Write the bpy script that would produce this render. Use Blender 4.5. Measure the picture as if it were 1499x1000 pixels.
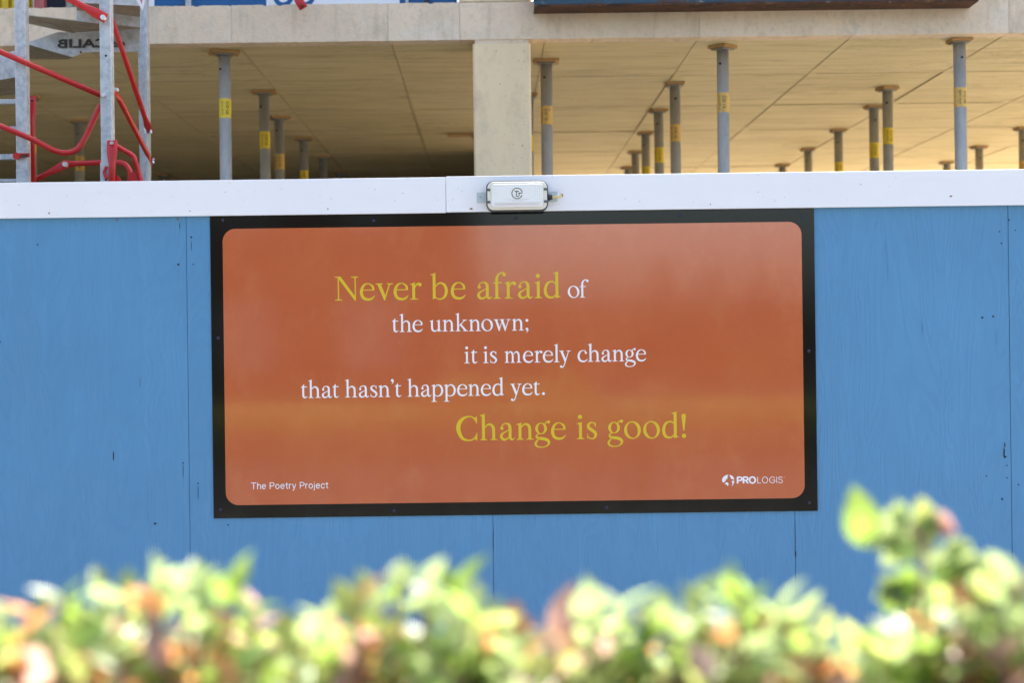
import bpy, math, random
from math import sin, cos, pi, radians
from mathutils import Vector, Matrix
random.seed(11)
for o in list(bpy.data.objects): bpy.data.objects.remove(o)
scene = bpy.context.scene
C = scene.collection

# ------------------------------------------------------------------ camera, light, exposure
F = 2278.0            # focal length in photograph pixels (1499 wide)
ROLL = 0.0126
CAMZ = 1.7
HORIZON = 505.0
HY = 6.29             # distance of the hoarding face
BY = 8.16             # distance of the concrete frame's front edge
cam_d = bpy.data.cameras.new('camera'); cam = bpy.data.objects.new('camera', cam_d); C.objects.link(cam)
cam_d.sensor_width = 36.0; cam_d.lens = F/1499*36
cam_d.shift_y = (HORIZON-500)/1499
cam_d.clip_start = 0.05; cam_d.clip_end = 2000
cam.matrix_world = Matrix.Translation((0, 0, CAMZ)) @ Matrix.Rotation(ROLL, 4, 'Y') @ Matrix.Rotation(pi/2, 4, 'X')
cam_d.dof.use_dof = True; cam_d.dof.focus_distance = HY; cam_d.dof.aperture_fstop = 2.3; cam_d.dof.aperture_blades = 9
scene.camera = cam

SUN_EL, SUN_AZ = radians(56), radians(24)      # sun behind the building, a little to the right
w = bpy.data.worlds.new('World'); scene.world = w; w.use_nodes = True
nt = w.node_tree; nt.nodes.clear()
sky = nt.nodes.new('ShaderNodeTexSky'); sky.sky_type = 'NISHITA'; sky.sun_disc = False
sky.sun_elevation = SUN_EL; sky.sun_rotation = SUN_AZ; sky.air_density = 1.0; sky.dust_density = 4.0; sky.ozone_density = 0.4
bg = nt.nodes.new('ShaderNodeBackground'); bg.inputs['Strength'].default_value = 0.15
wo = nt.nodes.new('ShaderNodeOutputWorld')
nt.links.new(sky.outputs[0], bg.inputs[0]); nt.links.new(bg.outputs[0], wo.inputs[0])
sd = bpy.data.lights.new('sun', 'SUN'); sd.energy = 4.4; sd.angle = radians(0.53); sd.color = (1, 0.95, 0.88)
sun = bpy.data.objects.new('sun', sd); C.objects.link(sun)
sdir = Vector((sin(SUN_AZ)*cos(SUN_EL), cos(SUN_AZ)*cos(SUN_EL), sin(SUN_EL)))
sun.rotation_euler = sdir.to_track_quat('Z', 'Y').to_euler(); sun.location = (4, 20, 30)
vs = scene.view_settings; vs.view_transform = 'Standard'; vs.look = 'None'; vs.gamma = 1; vs.use_curve_mapping = False
vs.exposure = 1.92
scene.cycles.max_bounces = 10; scene.cycles.diffuse_bounces = 6; scene.cycles.transmission_bounces = 8
scene.cycles.use_denoising = True

# ------------------------------------------------------------------ helpers
def at(px, py, Y):
    u, v = px-749.5, HORIZON-py
    return Vector(((u*cos(ROLL)+v*sin(ROLL))*Y/F, Y, CAMZ+(-u*sin(ROLL)+v*cos(ROLL))*Y/F))

class MB:
    def __init__(s): s.v = []; s.f = []
    def add(s, vs_, fs):
        n = len(s.v); s.v += [tuple(p) for p in vs_]; s.f += [tuple(i+n for i in f) for f in fs]; return s
    def box(s, x0, x1, y0, y1, z0, z1):
        return s.add([(x0,y0,z0),(x1,y0,z0),(x1,y1,z0),(x0,y1,z0),(x0,y0,z1),(x1,y0,z1),(x1,y1,z1),(x0,y1,z1)],
              [(0,3,2,1),(4,5,6,7),(0,1,5,4),(1,2,6,5),(2,3,7,6),(3,0,4,7)])
    def prism(s, pts, depth):                      # pts in world, extruded along +Y
        n = len(pts); d = Vector((0, depth, 0))
        P = [Vector(p) for p in pts]
        return s.add(P+[p+d for p in P], [tuple(range(n)), tuple(range(2*n-1, n-1, -1))] +
              [(i, n+i, n+(i+1) % n, (i+1) % n) for i in range(n)])
    def slab(s, pts, t):                           # any planar polygon given thickness along its normal
        P = [Vector(p) for p in pts]; n = len(P)
        nr = (P[1]-P[0]).cross(P[2]-P[0]).normalized()*t
        return s.add(P+[p+nr for p in P], [tuple(range(n)), tuple(range(2*n-1, n-1, -1))] +
              [(i, n+i, n+(i+1) % n, (i+1) % n) for i in range(n)])
    def tube(s, path, r, seg=12, caps=True, flat=None):
        P = [Vector(p) for p in path]; n = len(P); R = r if isinstance(r, (list, tuple)) else [r]*n
        base = len(s.v); prev = None
        for i, p in enumerate(P):
            t = (P[min(i+1, n-1)]-P[max(i-1, 0)]).normalized()
            if prev is None:
                a = Vector((0, 1, 0)) if abs(t.y) < .9 else Vector((1, 0, 0))
            else: a = prev
            b = t.cross(a).normalized(); a = b.cross(t).normalized(); prev = a
            fy, fb = (1, 1) if flat is None or flat[i] is None else flat[i]
            for k in range(seg):
                an = 2*pi*k/seg
                s.v.append(tuple(p + a*cos(an)*R[i]*fy + b*sin(an)*R[i]*fb))
        for i in range(n-1):
            for k in range(seg):
                a0 = base+i*seg+k; a1 = base+i*seg+(k+1) % seg
                s.f.append((a0, a1, a1+seg, a0+seg))
        if caps:
            s.f.append(tuple(base+k for k in range(seg))[::-1]); s.f.append(tuple(base+(n-1)*seg+k for k in range(seg)))
        return s
    def disc_cyl(s, c, r, y0, y1, seg=16):
        return s.tube([(c[0], y0, c[2]), (c[0], y1, c[2])], r, seg)
    def build(s, name, mat, parent=None, smooth=False, bevel=0):
        me = bpy.data.meshes.new(name); me.from_pydata(s.v, [], s.f); me.validate(); me.update()
        return mk(name, me, mat, parent, smooth, bevel)

def mk(name, me, mat, parent=None, smooth=False, bevel=0):
    import bmesh
    bm = bmesh.new(); bm.from_mesh(me); bmesh.ops.recalc_face_normals(bm, faces=bm.faces)
    if bevel: bmesh.ops.bevel(bm, geom=bm.edges[:], offset=bevel, segments=2, profile=.5, affect='EDGES')
    bm.to_mesh(me); bm.free()
    if mat: me.materials.append(mat)
    if smooth:
        for p in me.polygons: p.use_smooth = len(p.vertices) <= 4
    o = bpy.data.objects.new(name, me); C.objects.link(o)
    if parent: o.parent = parent; o.matrix_parent_inverse = Matrix.Translation(-parent.location)
    return o

def empty(name, loc, label, cat, group=None):
    o = bpy.data.objects.new(name, None); C.objects.link(o); o.location = loc; o.empty_display_size = .1
    return tag(o, label, cat, group)
def tag(o, label, cat, group=None):
    o['label'] = label; o['category'] = cat
    if group: o['group'] = group
    return o
def struct(o): o['kind'] = 'structure'; return o

def smooth_path(pts, n=8):
    P = [Vector(p) for p in pts]; out = []
    for i in range(len(P)-1):
        p0, p1, p2, p3 = P[max(i-1, 0)], P[i], P[i+1], P[min(i+2, len(P)-1)]
        for k in range(n):
            t = k/n
            out.append(.5*((2*p1)+(p2-p0)*t+(2*p0-5*p1+4*p2-p3)*t*t+(3*p1-p0-3*p2+p3)*t**3))
    out.append(P[-1]); return out

# ------------------------------------------------------------------ materials
def srgb(r, g, b):
    f = lambda c: (c/255/12.92) if c/255 <= .04045 else ((c/255+.055)/1.055)**2.4
    return (f(r), f(g), f(b), 1)
class Mat:
    def __init__(s, name, base=(.5,.5,.5), rough=.6, metal=0, spec=.5):
        s.m = bpy.data.materials.new(name); s.m.use_nodes = True; s.nt = s.m.node_tree
        s.b = s.nt.nodes['Principled BSDF']; s.col = None
        b = tuple(base)+((1,) if len(base) == 3 else ())
        s.b.inputs['Base Color'].default_value = b; s.base = b
        s.b.inputs['Roughness'].default_value = rough; s.b.inputs['Metallic'].default_value = metal
        s.b.inputs['Specular IOR Level'].default_value = spec
        s.tc = s.nt.nodes.new('ShaderNodeTexCoord'); s.h = None
    def coord(s, scale=(1,1,1), geo=False, rnd=True):
        mp = s.nt.nodes.new('ShaderNodeMapping'); mp.inputs['Scale'].default_value = scale
        if geo:
            g = s.nt.nodes.new('ShaderNodeNewGeometry'); s.nt.links.new(g.outputs['Position'], mp.inputs['Vector'])
        else: s.nt.links.new(s.tc.outputs['Object'], mp.inputs['Vector'])
        if rnd:
            oi = s.nt.nodes.new('ShaderNodeObjectInfo'); ml = s.nt.nodes.new('ShaderNodeMath'); ml.operation = 'MULTIPLY'
            ml.inputs[1].default_value = 37; s.nt.links.new(oi.outputs['Random'], ml.inputs[0])
            cx = s.nt.nodes.new('ShaderNodeCombineXYZ')
            for k in range(3): s.nt.links.new(ml.outputs[0], cx.inputs[k])
            s.nt.links.new(cx.outputs[0], mp.inputs['Location'])
        return mp.outputs[0]
    def noise(s, scale, detail=4, rough=.55, coord=(1,1,1), geo=False, dist=0, rnd=True):
        n = s.nt.nodes.new('ShaderNodeTexNoise'); n.inputs['Scale'].default_value = scale
        n.inputs['Detail'].default_value = detail; n.inputs['Roughness'].default_value = rough; n.inputs['Distortion'].default_value = dist
        s.nt.links.new(s.coord(coord, geo, rnd), n.inputs['Vector']); return n.outputs['Fac']
    def ramp(s, fac, a, b, lo=0, hi=1):
        m = s.nt.nodes.new('ShaderNodeMapRange'); m.inputs[1].default_value = a; m.inputs[2].default_value = b
        m.inputs[3].default_value = lo; m.inputs[4].default_value = hi; s.nt.links.new(fac, m.inputs[0]); return m.outputs[0]
    def mix(s, fac, color):
        m = s.nt.nodes.new('ShaderNodeMix'); m.data_type = 'RGBA'
        if s.col is None: m.inputs[6].default_value = s.base
        else: s.nt.links.new(s.col, m.inputs[6])
        m.inputs[7].default_value = tuple(color)+((1,) if len(color) == 3 else ())
        s.nt.links.new(fac, m.inputs[0]); s.col = m.outputs[2]
        s.nt.links.new(s.col, s.b.inputs['Base Color']); return s
    def bump(s, fac, strength=.3, dist=.002):
        b = s.nt.nodes.new('ShaderNodeBump'); b.inputs['Strength'].default_value = strength; b.inputs['Distance'].default_value = dist
        s.nt.links.new(fac, b.inputs['Height'])
        if s.h is not None: s.nt.links.new(s.h, b.inputs['Normal'])
        s.h = b.outputs[0]; s.nt.links.new(s.h, s.b.inputs['Normal']); return s
    def roughmap(s, fac, lo, hi):
        s.nt.links.new(s.ramp(fac, .3, .7, lo, hi), s.b.inputs['Roughness']); return s

# concrete face
m = Mat('concrete', (.84,.65,.465), .85)
m.mix(m.ramp(m.noise(2.2,5,.6,geo=True), .35,.72,0,.6), (.60,.475,.34))
m.mix(m.ramp(m.noise(9,6,.7,geo=True), .52,.75,0,.5), (.74,.67,.57))
m.mix(m.ramp(m.noise(14,4,.6,(1,1,.15),geo=True), .56,.75,0,.5), (.44,.34,.235))
m.mix(m.ramp(m.noise(70,3,.7,geo=True), .64,.74,0,.5), (.40,.33,.25))
m.mix(m.ramp(m.noise(1.1,7,.75,(1,1,1.6),geo=True,dist=1.5), .56,.66,0,.4), (.80,.72,.60))
m.mix(m.ramp(m.noise(130,2,.5,geo=True), .74,.78,0,.7), (.2,.16,.12))
m.mix(m.ramp(m.noise(32,5,.8,geo=True), .5,.72,0,.55), (.50,.40,.29))
m.mix(m.ramp(m.noise(4.5,6,.75,(1,1,.5),geo=True), .55,.68,0,.5), (.46,.36,.25))
m.bump(m.noise(60,5,.7,geo=True), .9,.004); m.bump(m.noise(6,4,.6,geo=True), .5,.008); CONC = m.m
m = Mat('column_concrete', (.84,.64,.39), .8)
m.mix(m.ramp(m.noise(3,5,.6,(1.4,1,.35),geo=True), .4,.7,0,.6), (.70,.54,.34))
m.mix(m.ramp(m.noise(5,6,.75,(1,1,.7),geo=True), .52,.68,0,.55), (.56,.43,.27))
m.mix(m.ramp(m.noise(30,5,.75,geo=True), .54,.7,0,.45), (.60,.47,.30))
m.mix(m.ramp(m.noise(13,5,.6,(1,1,.06),geo=True), .58,.66,0,.5), (.84,.74,.58))
m.mix(m.ramp(m.noise(80,2,.5,geo=True), .72,.76,0,.8), (.12,.09,.07))
m.bump(m.noise(50,5,.7,geo=True), .4,.0015); COLM = m.m
# soffit
m = Mat('soffit_concrete', (.70,.59,.345), .75)
m.mix(m.ramp(m.noise(2.6,5,.6,(.35,1.6,1),geo=True), .35,.7,0,.7), (.56,.455,.24))
m.mix(m.ramp(m.noise(7,7,.72,(.25,2.4,1),geo=True,dist=.6), .50,.70,0,.8), (.38,.30,.15))
m.mix(m.ramp(m.noise(4,6,.7,(.4,2,1),geo=True,dist=1.2), .56,.68,0,.65), (.70,.62,.45))
a1 = m.noise(1.6,7,.75,(.6,1.8,1),geo=True,dist=2.5,rnd=False); ab = m.nt.nodes.new('ShaderNodeMath'); ab.operation = 'ABSOLUTE'
sb = m.nt.nodes.new('ShaderNodeMath'); sb.operation = 'SUBTRACT'; sb.inputs[1].default_value = .5; m.nt.links.new(a1, sb.inputs[0]); m.nt.links.new(sb.outputs[0], ab.inputs[0])
vein = m.ramp(ab.outputs[0], 0, .010, 1, 0); msk = m.ramp(m.noise(1.1,2,.5,geo=True,rnd=False), .47,.60,0,.75)
vm = m.nt.nodes.new('ShaderNodeMath'); vm.operation = 'MULTIPLY'; m.nt.links.new(vein, vm.inputs[0]); m.nt.links.new(msk, vm.inputs[1])
m.mix(vm.outputs[0], (.17,.12,.06))
m.bump(m.noise(10,5,.6,(.3,2,1),geo=True), .3,.003); SOFF = m.m
FIN = Mat('joint_concrete', (.42,.34,.21), .9).m
# ply
def painted_ply(name, base, crack, strong):
    m = Mat(name, base, .42, spec=.45)
    lo = tuple(c*.90 for c in base); hi = tuple(min(1, c*1.10+.008) for c in base)
    m.mix(m.ramp(m.noise(1.6,4,.6,geo=True), .35,.7,0,.8), lo)
    m.mix(m.ramp(m.noise(20,4,.6,(1,1,.12),geo=True), .5,.8,0,.45), hi)
    m.mix(m.ramp(m.noise(95,2,.5,(1,1,.035),geo=True,dist=.4), .73,.79,0,.4), crack)
    g = m.noise(5.0,3,.5,(1,1,.16),geo=True,dist=.9)
    wv = m.nt.nodes.new('ShaderNodeMath'); wv.operation = 'MULTIPLY'; wv.inputs[1].default_value = 95; m.nt.links.new(g, wv.inputs[0])
    sn = m.nt.nodes.new('ShaderNodeMath'); sn.operation = 'SINE'; m.nt.links.new(wv.outputs[0], sn.inputs[0])
    m.mix(m.ramp(sn.outputs[0], .2,1,0,.06), crack)
    m.bump(sn.outputs[0], strong*.5, .0012)
    m.bump(m.noise(120,3,.6,(1,1,.05),geo=True), strong, .0012)
    m.bump(m.noise(170,3,.7,geo=True), .35, .0005)
    m.bump(m.noise(1.1,2,.5,geo=True), .25, .008)
    return m.m
PLY = painted_ply('blue_painted_plywood', (.09,.26,.455), (.035,.10,.22), .9)
m = Mat('white_painted_timber', (.84,.82,.83), .45)
m.mix(m.ramp(m.noise(3,4,.6,geo=True), .4,.75,0,.5), (.79,.77,.79))
m.mix(m.ramp(m.noise(40,4,.6,(.06,1,1),geo=True), .6,.8,0,.25), (.71,.69,.71))
m.mix(m.ramp(m.noise(60,2,.5,geo=True), .73,.76,0,.5), (.5,.48,.45))
m.bump(m.noise(60,3,.6,(.05,1,1),geo=True), .35,.0008); WHITE = m.m
def plain(name, base, rough=.5, metal=0, spec=.5, n=None):
    m = Mat(name, base, rough, metal, spec)
    if n:
        m.mix(m.ramp(m.noise(n[0],5,.65), .4,.7,0,n[1]), n[2]); m.bump(m.noise(n[0]*3,3,.6), .3,.0006)
    return m.m
# sign
def glossy(name, base, rough, spec=.4):
    m = Mat(name, base, rough, 0, spec)
    m.roughmap(m.noise(3.5,5,.65,geo=True), rough*.8, rough*1.2)
    m.bump(m.noise(1.1,1,.4,geo=True,rnd=False), .12,.006); m.bump(m.noise(5,1,.5,(1,1,.5),geo=True,rnd=False), .05,.0015)
    return m
m = glossy('orange_print', srgb(186,88,48)[:3], .09, 1.0); m.b.inputs['Coat Weight'].default_value = .5; m.b.inputs['Coat Roughness'].default_value = .05
m.mix(m.ramp(m.noise(7,5,.7,(1,1,.6),geo=True), .5,.72,0,.5), srgb(196,112,70))
m.mix(m.ramp(m.noise(2.4,5,.65,geo=True), .4,.7,0,.6), srgb(192,99,54)); ORANGE = m.m
BLACKP = glossy('black_print', (.003,.003,.0035), .09).m
YTEXT = plain('yellow_print', srgb(214,182,42)[:3], .25); WTEXT = plain('white_print', (.82,.81,.83), .25)
DARKHOLE = plain('dark_hole', (.012,.014,.02), .8)
NAVY = plain('navy_screw', (.02,.018,.05), .35)
RUSTDOT = plain('rust_spot', (.22,.10,.035), .9)
# metals
m = Mat('bounce_brown_steel', (.36,.32,.25), .6, .3)  # brown of warm bounced light, put into the colour of the tread undersides
m.mix(m.ramp(m.noise(20,5,.7,geo=True), .4,.65,0,.8), (.22,.185,.13)); BOUNCE = m.m
m = Mat('galvanised_steel', (.56,.57,.57), .5, .45)
m.mix(m.ramp(m.noise(34,3,.7,geo=True), .4,.65,0,.8), (.34,.36,.38))
m.mix(m.ramp(m.noise(11,4,.7,geo=True), .5,.75,0,.7), (.62,.63,.63))
m.mix(m.ramp(m.noise(6,5,.7,geo=True), .62,.75,0,.5), (.36,.30,.22))
m.roughmap(m.noise(20,3,geo=True), .4,.65); m.bump(m.noise(120,3,geo=True), .25,.0005); GALV = m.m
m = Mat('weathered_prop_steel', (.26,.25,.21), .6, .2)
m.mix(m.ramp(m.noise(5,4,.7,(1,1,.6),geo=True), .42,.66,0,.85), (.17,.15,.105))
m.mix(m.ramp(m.noise(70,3,.7,(1,1,.25),geo=True), .56,.7,0,.7), (.42,.41,.37))
m.mix(m.ramp(m.noise(24,3,.7,geo=True), .68,.73,0,.8), (.55,.52,.45))
m.bump(m.noise(90,3,geo=True), .3,.0006); PROP = m.m
m = Mat('clean_prop_steel', (.40,.385,.35), .55, .15)
m.mix(m.ramp(m.noise(30,4,.7,(1,1,.3),geo=True), .45,.65,0,.8), (.30,.31,.31))
m.mix(m.ramp(m.noise(60,3,.7,geo=True), .66,.72,0,.6), (.62,.60,.54))
m.bump(m.noise(90,3,geo=True), .3,.0006); PROPC = m.m
m = Mat('red_paint', (.52,.012,.012), .38)
m.mix(m.ramp(m.noise(14,4,.7,geo=True), .45,.75,0,.5), (.46,.02,.02))
m.mix(m.ramp(m.noise(45,3,.6,geo=True), .70,.73,0,.9), (.45,.30,.22)); RED = m.m
DRED = RED
m = Mat('plywood_packer', (.50,.30,.12), .8); m.mix(m.ramp(m.noise(20,4,.6), .4,.7,0,.8), (.34,.18,.06)); PACK = m.m
m = Mat('yellow_label', (.72,.52,.03), .5); m.mix(m.ramp(m.noise(26,4,.7), .58,.68,0,.55), (.50,.36,.12)); LABEL = m.m
m = Mat('faded_label', (.68,.42,.10), .6); m.mix(m.ramp(m.noise(60,4,.7), .52,.62,0,.75), (.36,.25,.12)); LABEL2 = m.m
INK = plain('label_ink', (.04,.035,.03), .6)
m = Mat('rusty_blue_steel', (.022,.062,.095), .5, .2)
m.mix(m.ramp(m.noise(7,6,.75,(.7,1,1),geo=True), .50,.60,0,.95), (.075,.03,.015))
m.mix(m.ramp(m.noise(25,5,.75,(.3,1,1),geo=True), .60,.66,0,.8), (.28,.26,.20)); m.bump(m.noise(40,4,geo=True), .5,.002); RBLUE = m.m
m = Mat('rusty_steel', (.10,.04,.02), .85, .1)
m.mix(m.ramp(m.noise(9,6,.8,(.5,1,1),geo=True), .45,.6,0,.9), (.03,.016,.012))
m.mix(m.ramp(m.noise(26,5,.8,(.6,1,1),geo=True), .56,.66,0,.8), (.24,.11,.05))
m.mix(m.ramp(m.noise(30,5,.7,geo=True), .64,.68,0,.8), (.42,.36,.28)); m.bump(m.noise(60,4,geo=True), .6,.002); RUST = m.m
BLUEC = plain('container_blue', (.004,.10,.28), .5, n=(5,.6,(.006,.08,.24)))
GREYB = plain('fitting_grey', (.075,.09,.095), .5)
m = Mat('prismatic_diffuser', (.80,.79,.76), .32)
vt = m.nt.nodes.new('ShaderNodeTexVoronoi'); vt.inputs['Scale'].default_value = 130; vt.inputs['Randomness'].default_value = 0.15
m.nt.links.new(m.tc.outputs['Object'], vt.inputs['Vector']); m.bump(vt.outputs['Distance'], .5, .003); DIFF = m.m
CREAM = plain('cream_plastic', (.74,.70,.60), .4); BRKT = plain('pale_bracket', (.52,.58,.58), .4, .3)
BLACK = plain('black_rubber', (.012,.012,.02), .45); YCAB = plain('yellow_cable', (.72,.53,.16), .45)
SILVER = plain('bolt_steel', (.75,.75,.74), .35, .6)
YEL = plain('yellow_plastic', (.62,.43,.01), .5, n=(12,.7,(.42,.27,.01))); REDP = plain('faded_red_panel', (.45,.11,.10), .6, n=(30,.6,(.32,.09,.08)))
DKP = plain('dark_netting', (.012,.013,.025), .8)
m = Mat('sand_ground', (.43,.36,.235), .95); m.mix(m.ramp(m.noise(.9,6,.7,geo=True), .4,.7,0,.7), (.40,.31,.20)); m.bump(m.noise(9,6,.7,geo=True), .8,.03); SAND = m.m
m = Mat('asphalt', (.06,.06,.058), .9); m.mix(m.ramp(m.noise(40,4,.7,geo=True), .5,.7,0,.6), (.10,.10,.095)); ASPH = m.m
m = Mat('paving', (.30,.28,.25), .9); m.mix(m.ramp(m.noise(4,5,.7,geo=True), .4,.7,0,.7), (.22,.205,.18)); PAVE = m.m
m = Mat('grass', (.028,.032,.016), .95); m.mix(m.ramp(m.noise(3,6,.7,geo=True), .4,.7,0,.7), (.04,.042,.02)); m.bump(m.noise(30,5,.7,geo=True), 1,.03); GRASS = m.m
m = Mat('brickwork', (.045,.032,.016), .9); m.mix(m.ramp(m.noise(2,6,.7,geo=True), .4,.7,0,.7), (.03,.022,.012)); BRICK = m.m
GLASS = plain('window_glass', (.03,.035,.035), .3, 0, .25)
RAW = plain('raw_timber', (.36,.24,.13), .8, n=(12,.6,(.26,.17,.09)))
BLOCK = plain('grey_blockwork', (.16,.135,.10), .9, n=(3,.6,(.11,.095,.07)))

# ------------------------------------------------------------------ ground
def sheet(name, x0, x1, y0, y1, z, mat):
    o = MB().add([(x0,y0,z),(x1,y0,z),(x1,y1,z),(x0,y1,z)], [(0,1,2,3)]).build(name, mat); return struct(o)
sheet('ground', -400, 400, -400, 600, -.02, GRASS)
sheet('site_ground', -40, 60, 6.4, 80, -.012, SAND)
sheet('pavement', -60, 60, 2.5, 6.35, -.008, PAVE)
sheet('road', -200, 200, -9.5, -2.5, -.012, ASPH)
struct(MB().box(-60,60,-2.5,-2.36,-.03,.1).build('kerb', PAVE))

# ------------------------------------------------------------------ concrete frame building
SZ0 = CAMZ + 1.605; SZ1 = SZ0+.197        # soffit and slab top
XL, XR, YB = -9.4, 6.4, 18.0
SK = -0.015                               # the frame's depth axis leans this much to the left
bld = empty('concrete_building', (0, BY, 0), 'unfinished concrete building frame with a propped slab above the hoarding', 'building')
def sk(x, y): return x + SK*(y-BY)
def skbox(mb, x0, x1, y0, y1, z0, z1):
    return mb.add([(sk(x0,y0),y0,z0),(sk(x1,y0),y0,z0),(sk(x1,y1),y1,z0),(sk(x0,y1),y1,z0),
                   (sk(x0,y0),y0,z1),(sk(x1,y0),y0,z1),(sk(x1,y1),y1,z1),(sk(x0,y1),y1,z1)],
              [(0,3,2,1),(4,5,6,7),(0,1,5,4),(1,2,6,5),(2,3,7,6),(3,0,4,7)])
skbox(MB(), XL, XR, BY+.015, YB, SZ0+.012, SZ1-.004).build('slab', CONC, bld)
# edge pours, butted with narrow recessed joints
ej = [XL]+[at(p, 40, BY).x for p in (110, 339, 568, 673, 1024, 1477)]+[XR]
def rough_edge(x0, x1, seed):
    rnd = random.Random(seed); n = max(6, int((x1-x0)/.018)); mb = MB()
    top = [(x0+(x1-x0)*i/n, SZ1+rnd.uniform(-.0014,.0014)-(.006 if rnd.random() < .06 else 0)) for i in range(n+1)]
    bot = [(x0+(x1-x0)*i/n, SZ0+rnd.uniform(-.0012,.0012)) for i in range(n+1)]
    v = []
    for (xa, za), (xb, zb) in zip(top, bot): v += [(xa,BY,za),(xb,BY,zb),(xb,BY+.11,zb),(xa,BY+.11,za)]
    f = []
    for i in range(n):
        a, b = i*4, i*4+4
        f += [(a,a+1,b+1,b),(a+1,a+2,b+2,b+1),(a+2,a+3,b+3,b+2),(a+3,a,b,b+3)]
    f += [(0,3,2,1),(n*4,n*4+1,n*4+2,n*4+3)]
    return mb.add(v, f)
for i in range(len(ej)-1):
    rough_edge(ej[i]+.0008, ej[i+1]-.0008, i).build('slab_edge', CONC, bld)
# soffit: the imprint of each formwork panel
PW, PD = 226*BY/F, .149*BY
x_seam = at(572, 58, BY).x
k0 = int(math.ceil((XL+.01-x_seam)/PW)); k1 = int((XR-x_seam)//PW)
xs = [XL]+[x_seam+k*PW for k in range(k0, k1+1)]+[XR]
y1st = CAMZ and (SZ0-CAMZ)*F/392.0
ysl = [BY+.112, y1st]
while ysl[-1] < YB-.3: ysl.append(ysl[-1]+PD)
ysl[-1] = YB
rp = random.Random(4)
for i in range(len(xs)-1):
    for j in range(len(ysl)-1):
        if ysl[j+1]-ysl[j] < .05: continue
        x0, x1 = xs[i]+.003, xs[i+1]-.003; dz = rp.uniform(0,.003)
        if x1-x0 < .05: continue
        skbox(MB(), x0, x1, ysl[j]+.0025, ysl[j+1]-.0025, SZ0+dz, SZ0+.0115).build('soffit_panel', SOFF, bld)
for y_ in ysl[1:-1]:
    for i in range(len(xs)-1):
        if rp.random() < .12: continue
        skbox(MB(), xs[i]+rp.uniform(.004,.05), xs[i+1]-rp.uniform(.004,.06), y_-.0018, y_+.0018, SZ0-rp.uniform(.0004,.0028), SZ0+.0118).build('joint_fin', FIN, bld)
for x_ in xs[1:-1]:
    for j in range(len(ysl)-1):
        if rp.random() < .1: continue
        skbox(MB(), x_-.0022, x_+.0022, ysl[j]+.01, ysl[j+1]-rp.uniform(.01,.2), SZ0-rp.uniform(.000,.004), SZ0+.0118).build('joint_fin', FIN, bld)
# column and its continuation above
cx0, cx1 = at(693, 160, BY).x, at(778, 160, BY).x
def column(z0, z1, x0, x1, seed, y0=BY-.001):
    rnd = random.Random(seed); n = 26; mb = MB(); v = []; f = []
    for i in range(n+1):
        z = z0+(z1-z0)*i/n; d = .010
        r = lambda a: rnd.uniform(-a, a)
        e = .004 if rnd.random() < .75 else .009
        v += [(x0+d,y0,z),(x1-d-abs(r(e)),y0,z),(x1-abs(r(e*.5)),y0+d,z),(x1,y0+.32,z),(x0,y0+.32,z),(x0+abs(r(.001)),y0+d,z)]
    for i in range(n):
        for k in range(6):
            a, b = i*6+k, i*6+(k+1) % 6
            f.append((a, b, b+6, a+6))
    f += [tuple(range(6))[::-1], tuple(range(n*6, n*6+6))]
    return mb.add(v, f)
column(0, SZ0-.022, cx0, cx1, 3).build('column', COLM, bld)
column(SZ1+.004, SZ1+2.6, at(672,20,BY).x, at(779,20,BY).x, 5).build('column', COLM, bld)
# grout bed between column head and slab
MB().box(cx0+.012, cx1-.012, BY+.006, BY+.3, SZ0-.022, SZ0+.012).build('grout_joint', CONC, bld)
# unseen walls added to keep light off the left of the soffit
MB().box(XL-.2, XL-.002, BY+.3, YB, 0, SZ0+.1).build('shade_side_wall', BLOCK, bld)
MB().box(XL, -.1, YB-.2, YB-.01, 0, SZ0-.002).build('shade_rear_wall', BLOCK, bld)
MB().box(-.16,-.03, 12.8, YB-.21, 0, SZ0-.002).build('shade_wall', BLOCK, bld)  # added out of sight behind the column, blocks light from the right
for xx in (-7.2, -3.6, 3.7):
    MB().box(xx-.15, xx+.15, YB-.55, YB-.25, 0, SZ0-.002).build('column', COLM, bld)

# ------------------------------------------------------------------ steel props
def glyph_text(txt, size, bold=0, extrude=.0002):
    cu = bpy.data.curves.new('t', 'FONT'); cu.body = txt; cu.size = size; cu.extrude = extrude; cu.offset = bold
    cu.resolution_u = 4
    o = bpy.data.objects.new('t', cu); C.objects.link(o)
    bpy.context.view_layer.update()
    me = bpy.data.meshes.new_from_object(o.evaluated_get(bpy.context.evaluated_depsgraph_get()))
    bpy.data.objects.remove(o); bpy.data.curves.remove(cu)
    return me
def wrap_print(txt, size, R, mirror=False):
    # lettering that reads down a tube, bent round it
    me = glyph_text(txt, size); 
    xsz = [v.co.x for v in me.vertices]; mid = (min(xsz)+max(xsz))/2
    for v in me.vertices:
        a = (v.co.y-size*.3)/R; z = -(v.co.x-mid)
        r = R+.0008
        v.co = Vector((r*sin(a), -r*cos(a), z))
    return me
PR = .0325
print_big = wrap_print('doka', .036, PR); print_small = wrap_print('doka doka', .018, PR)
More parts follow.
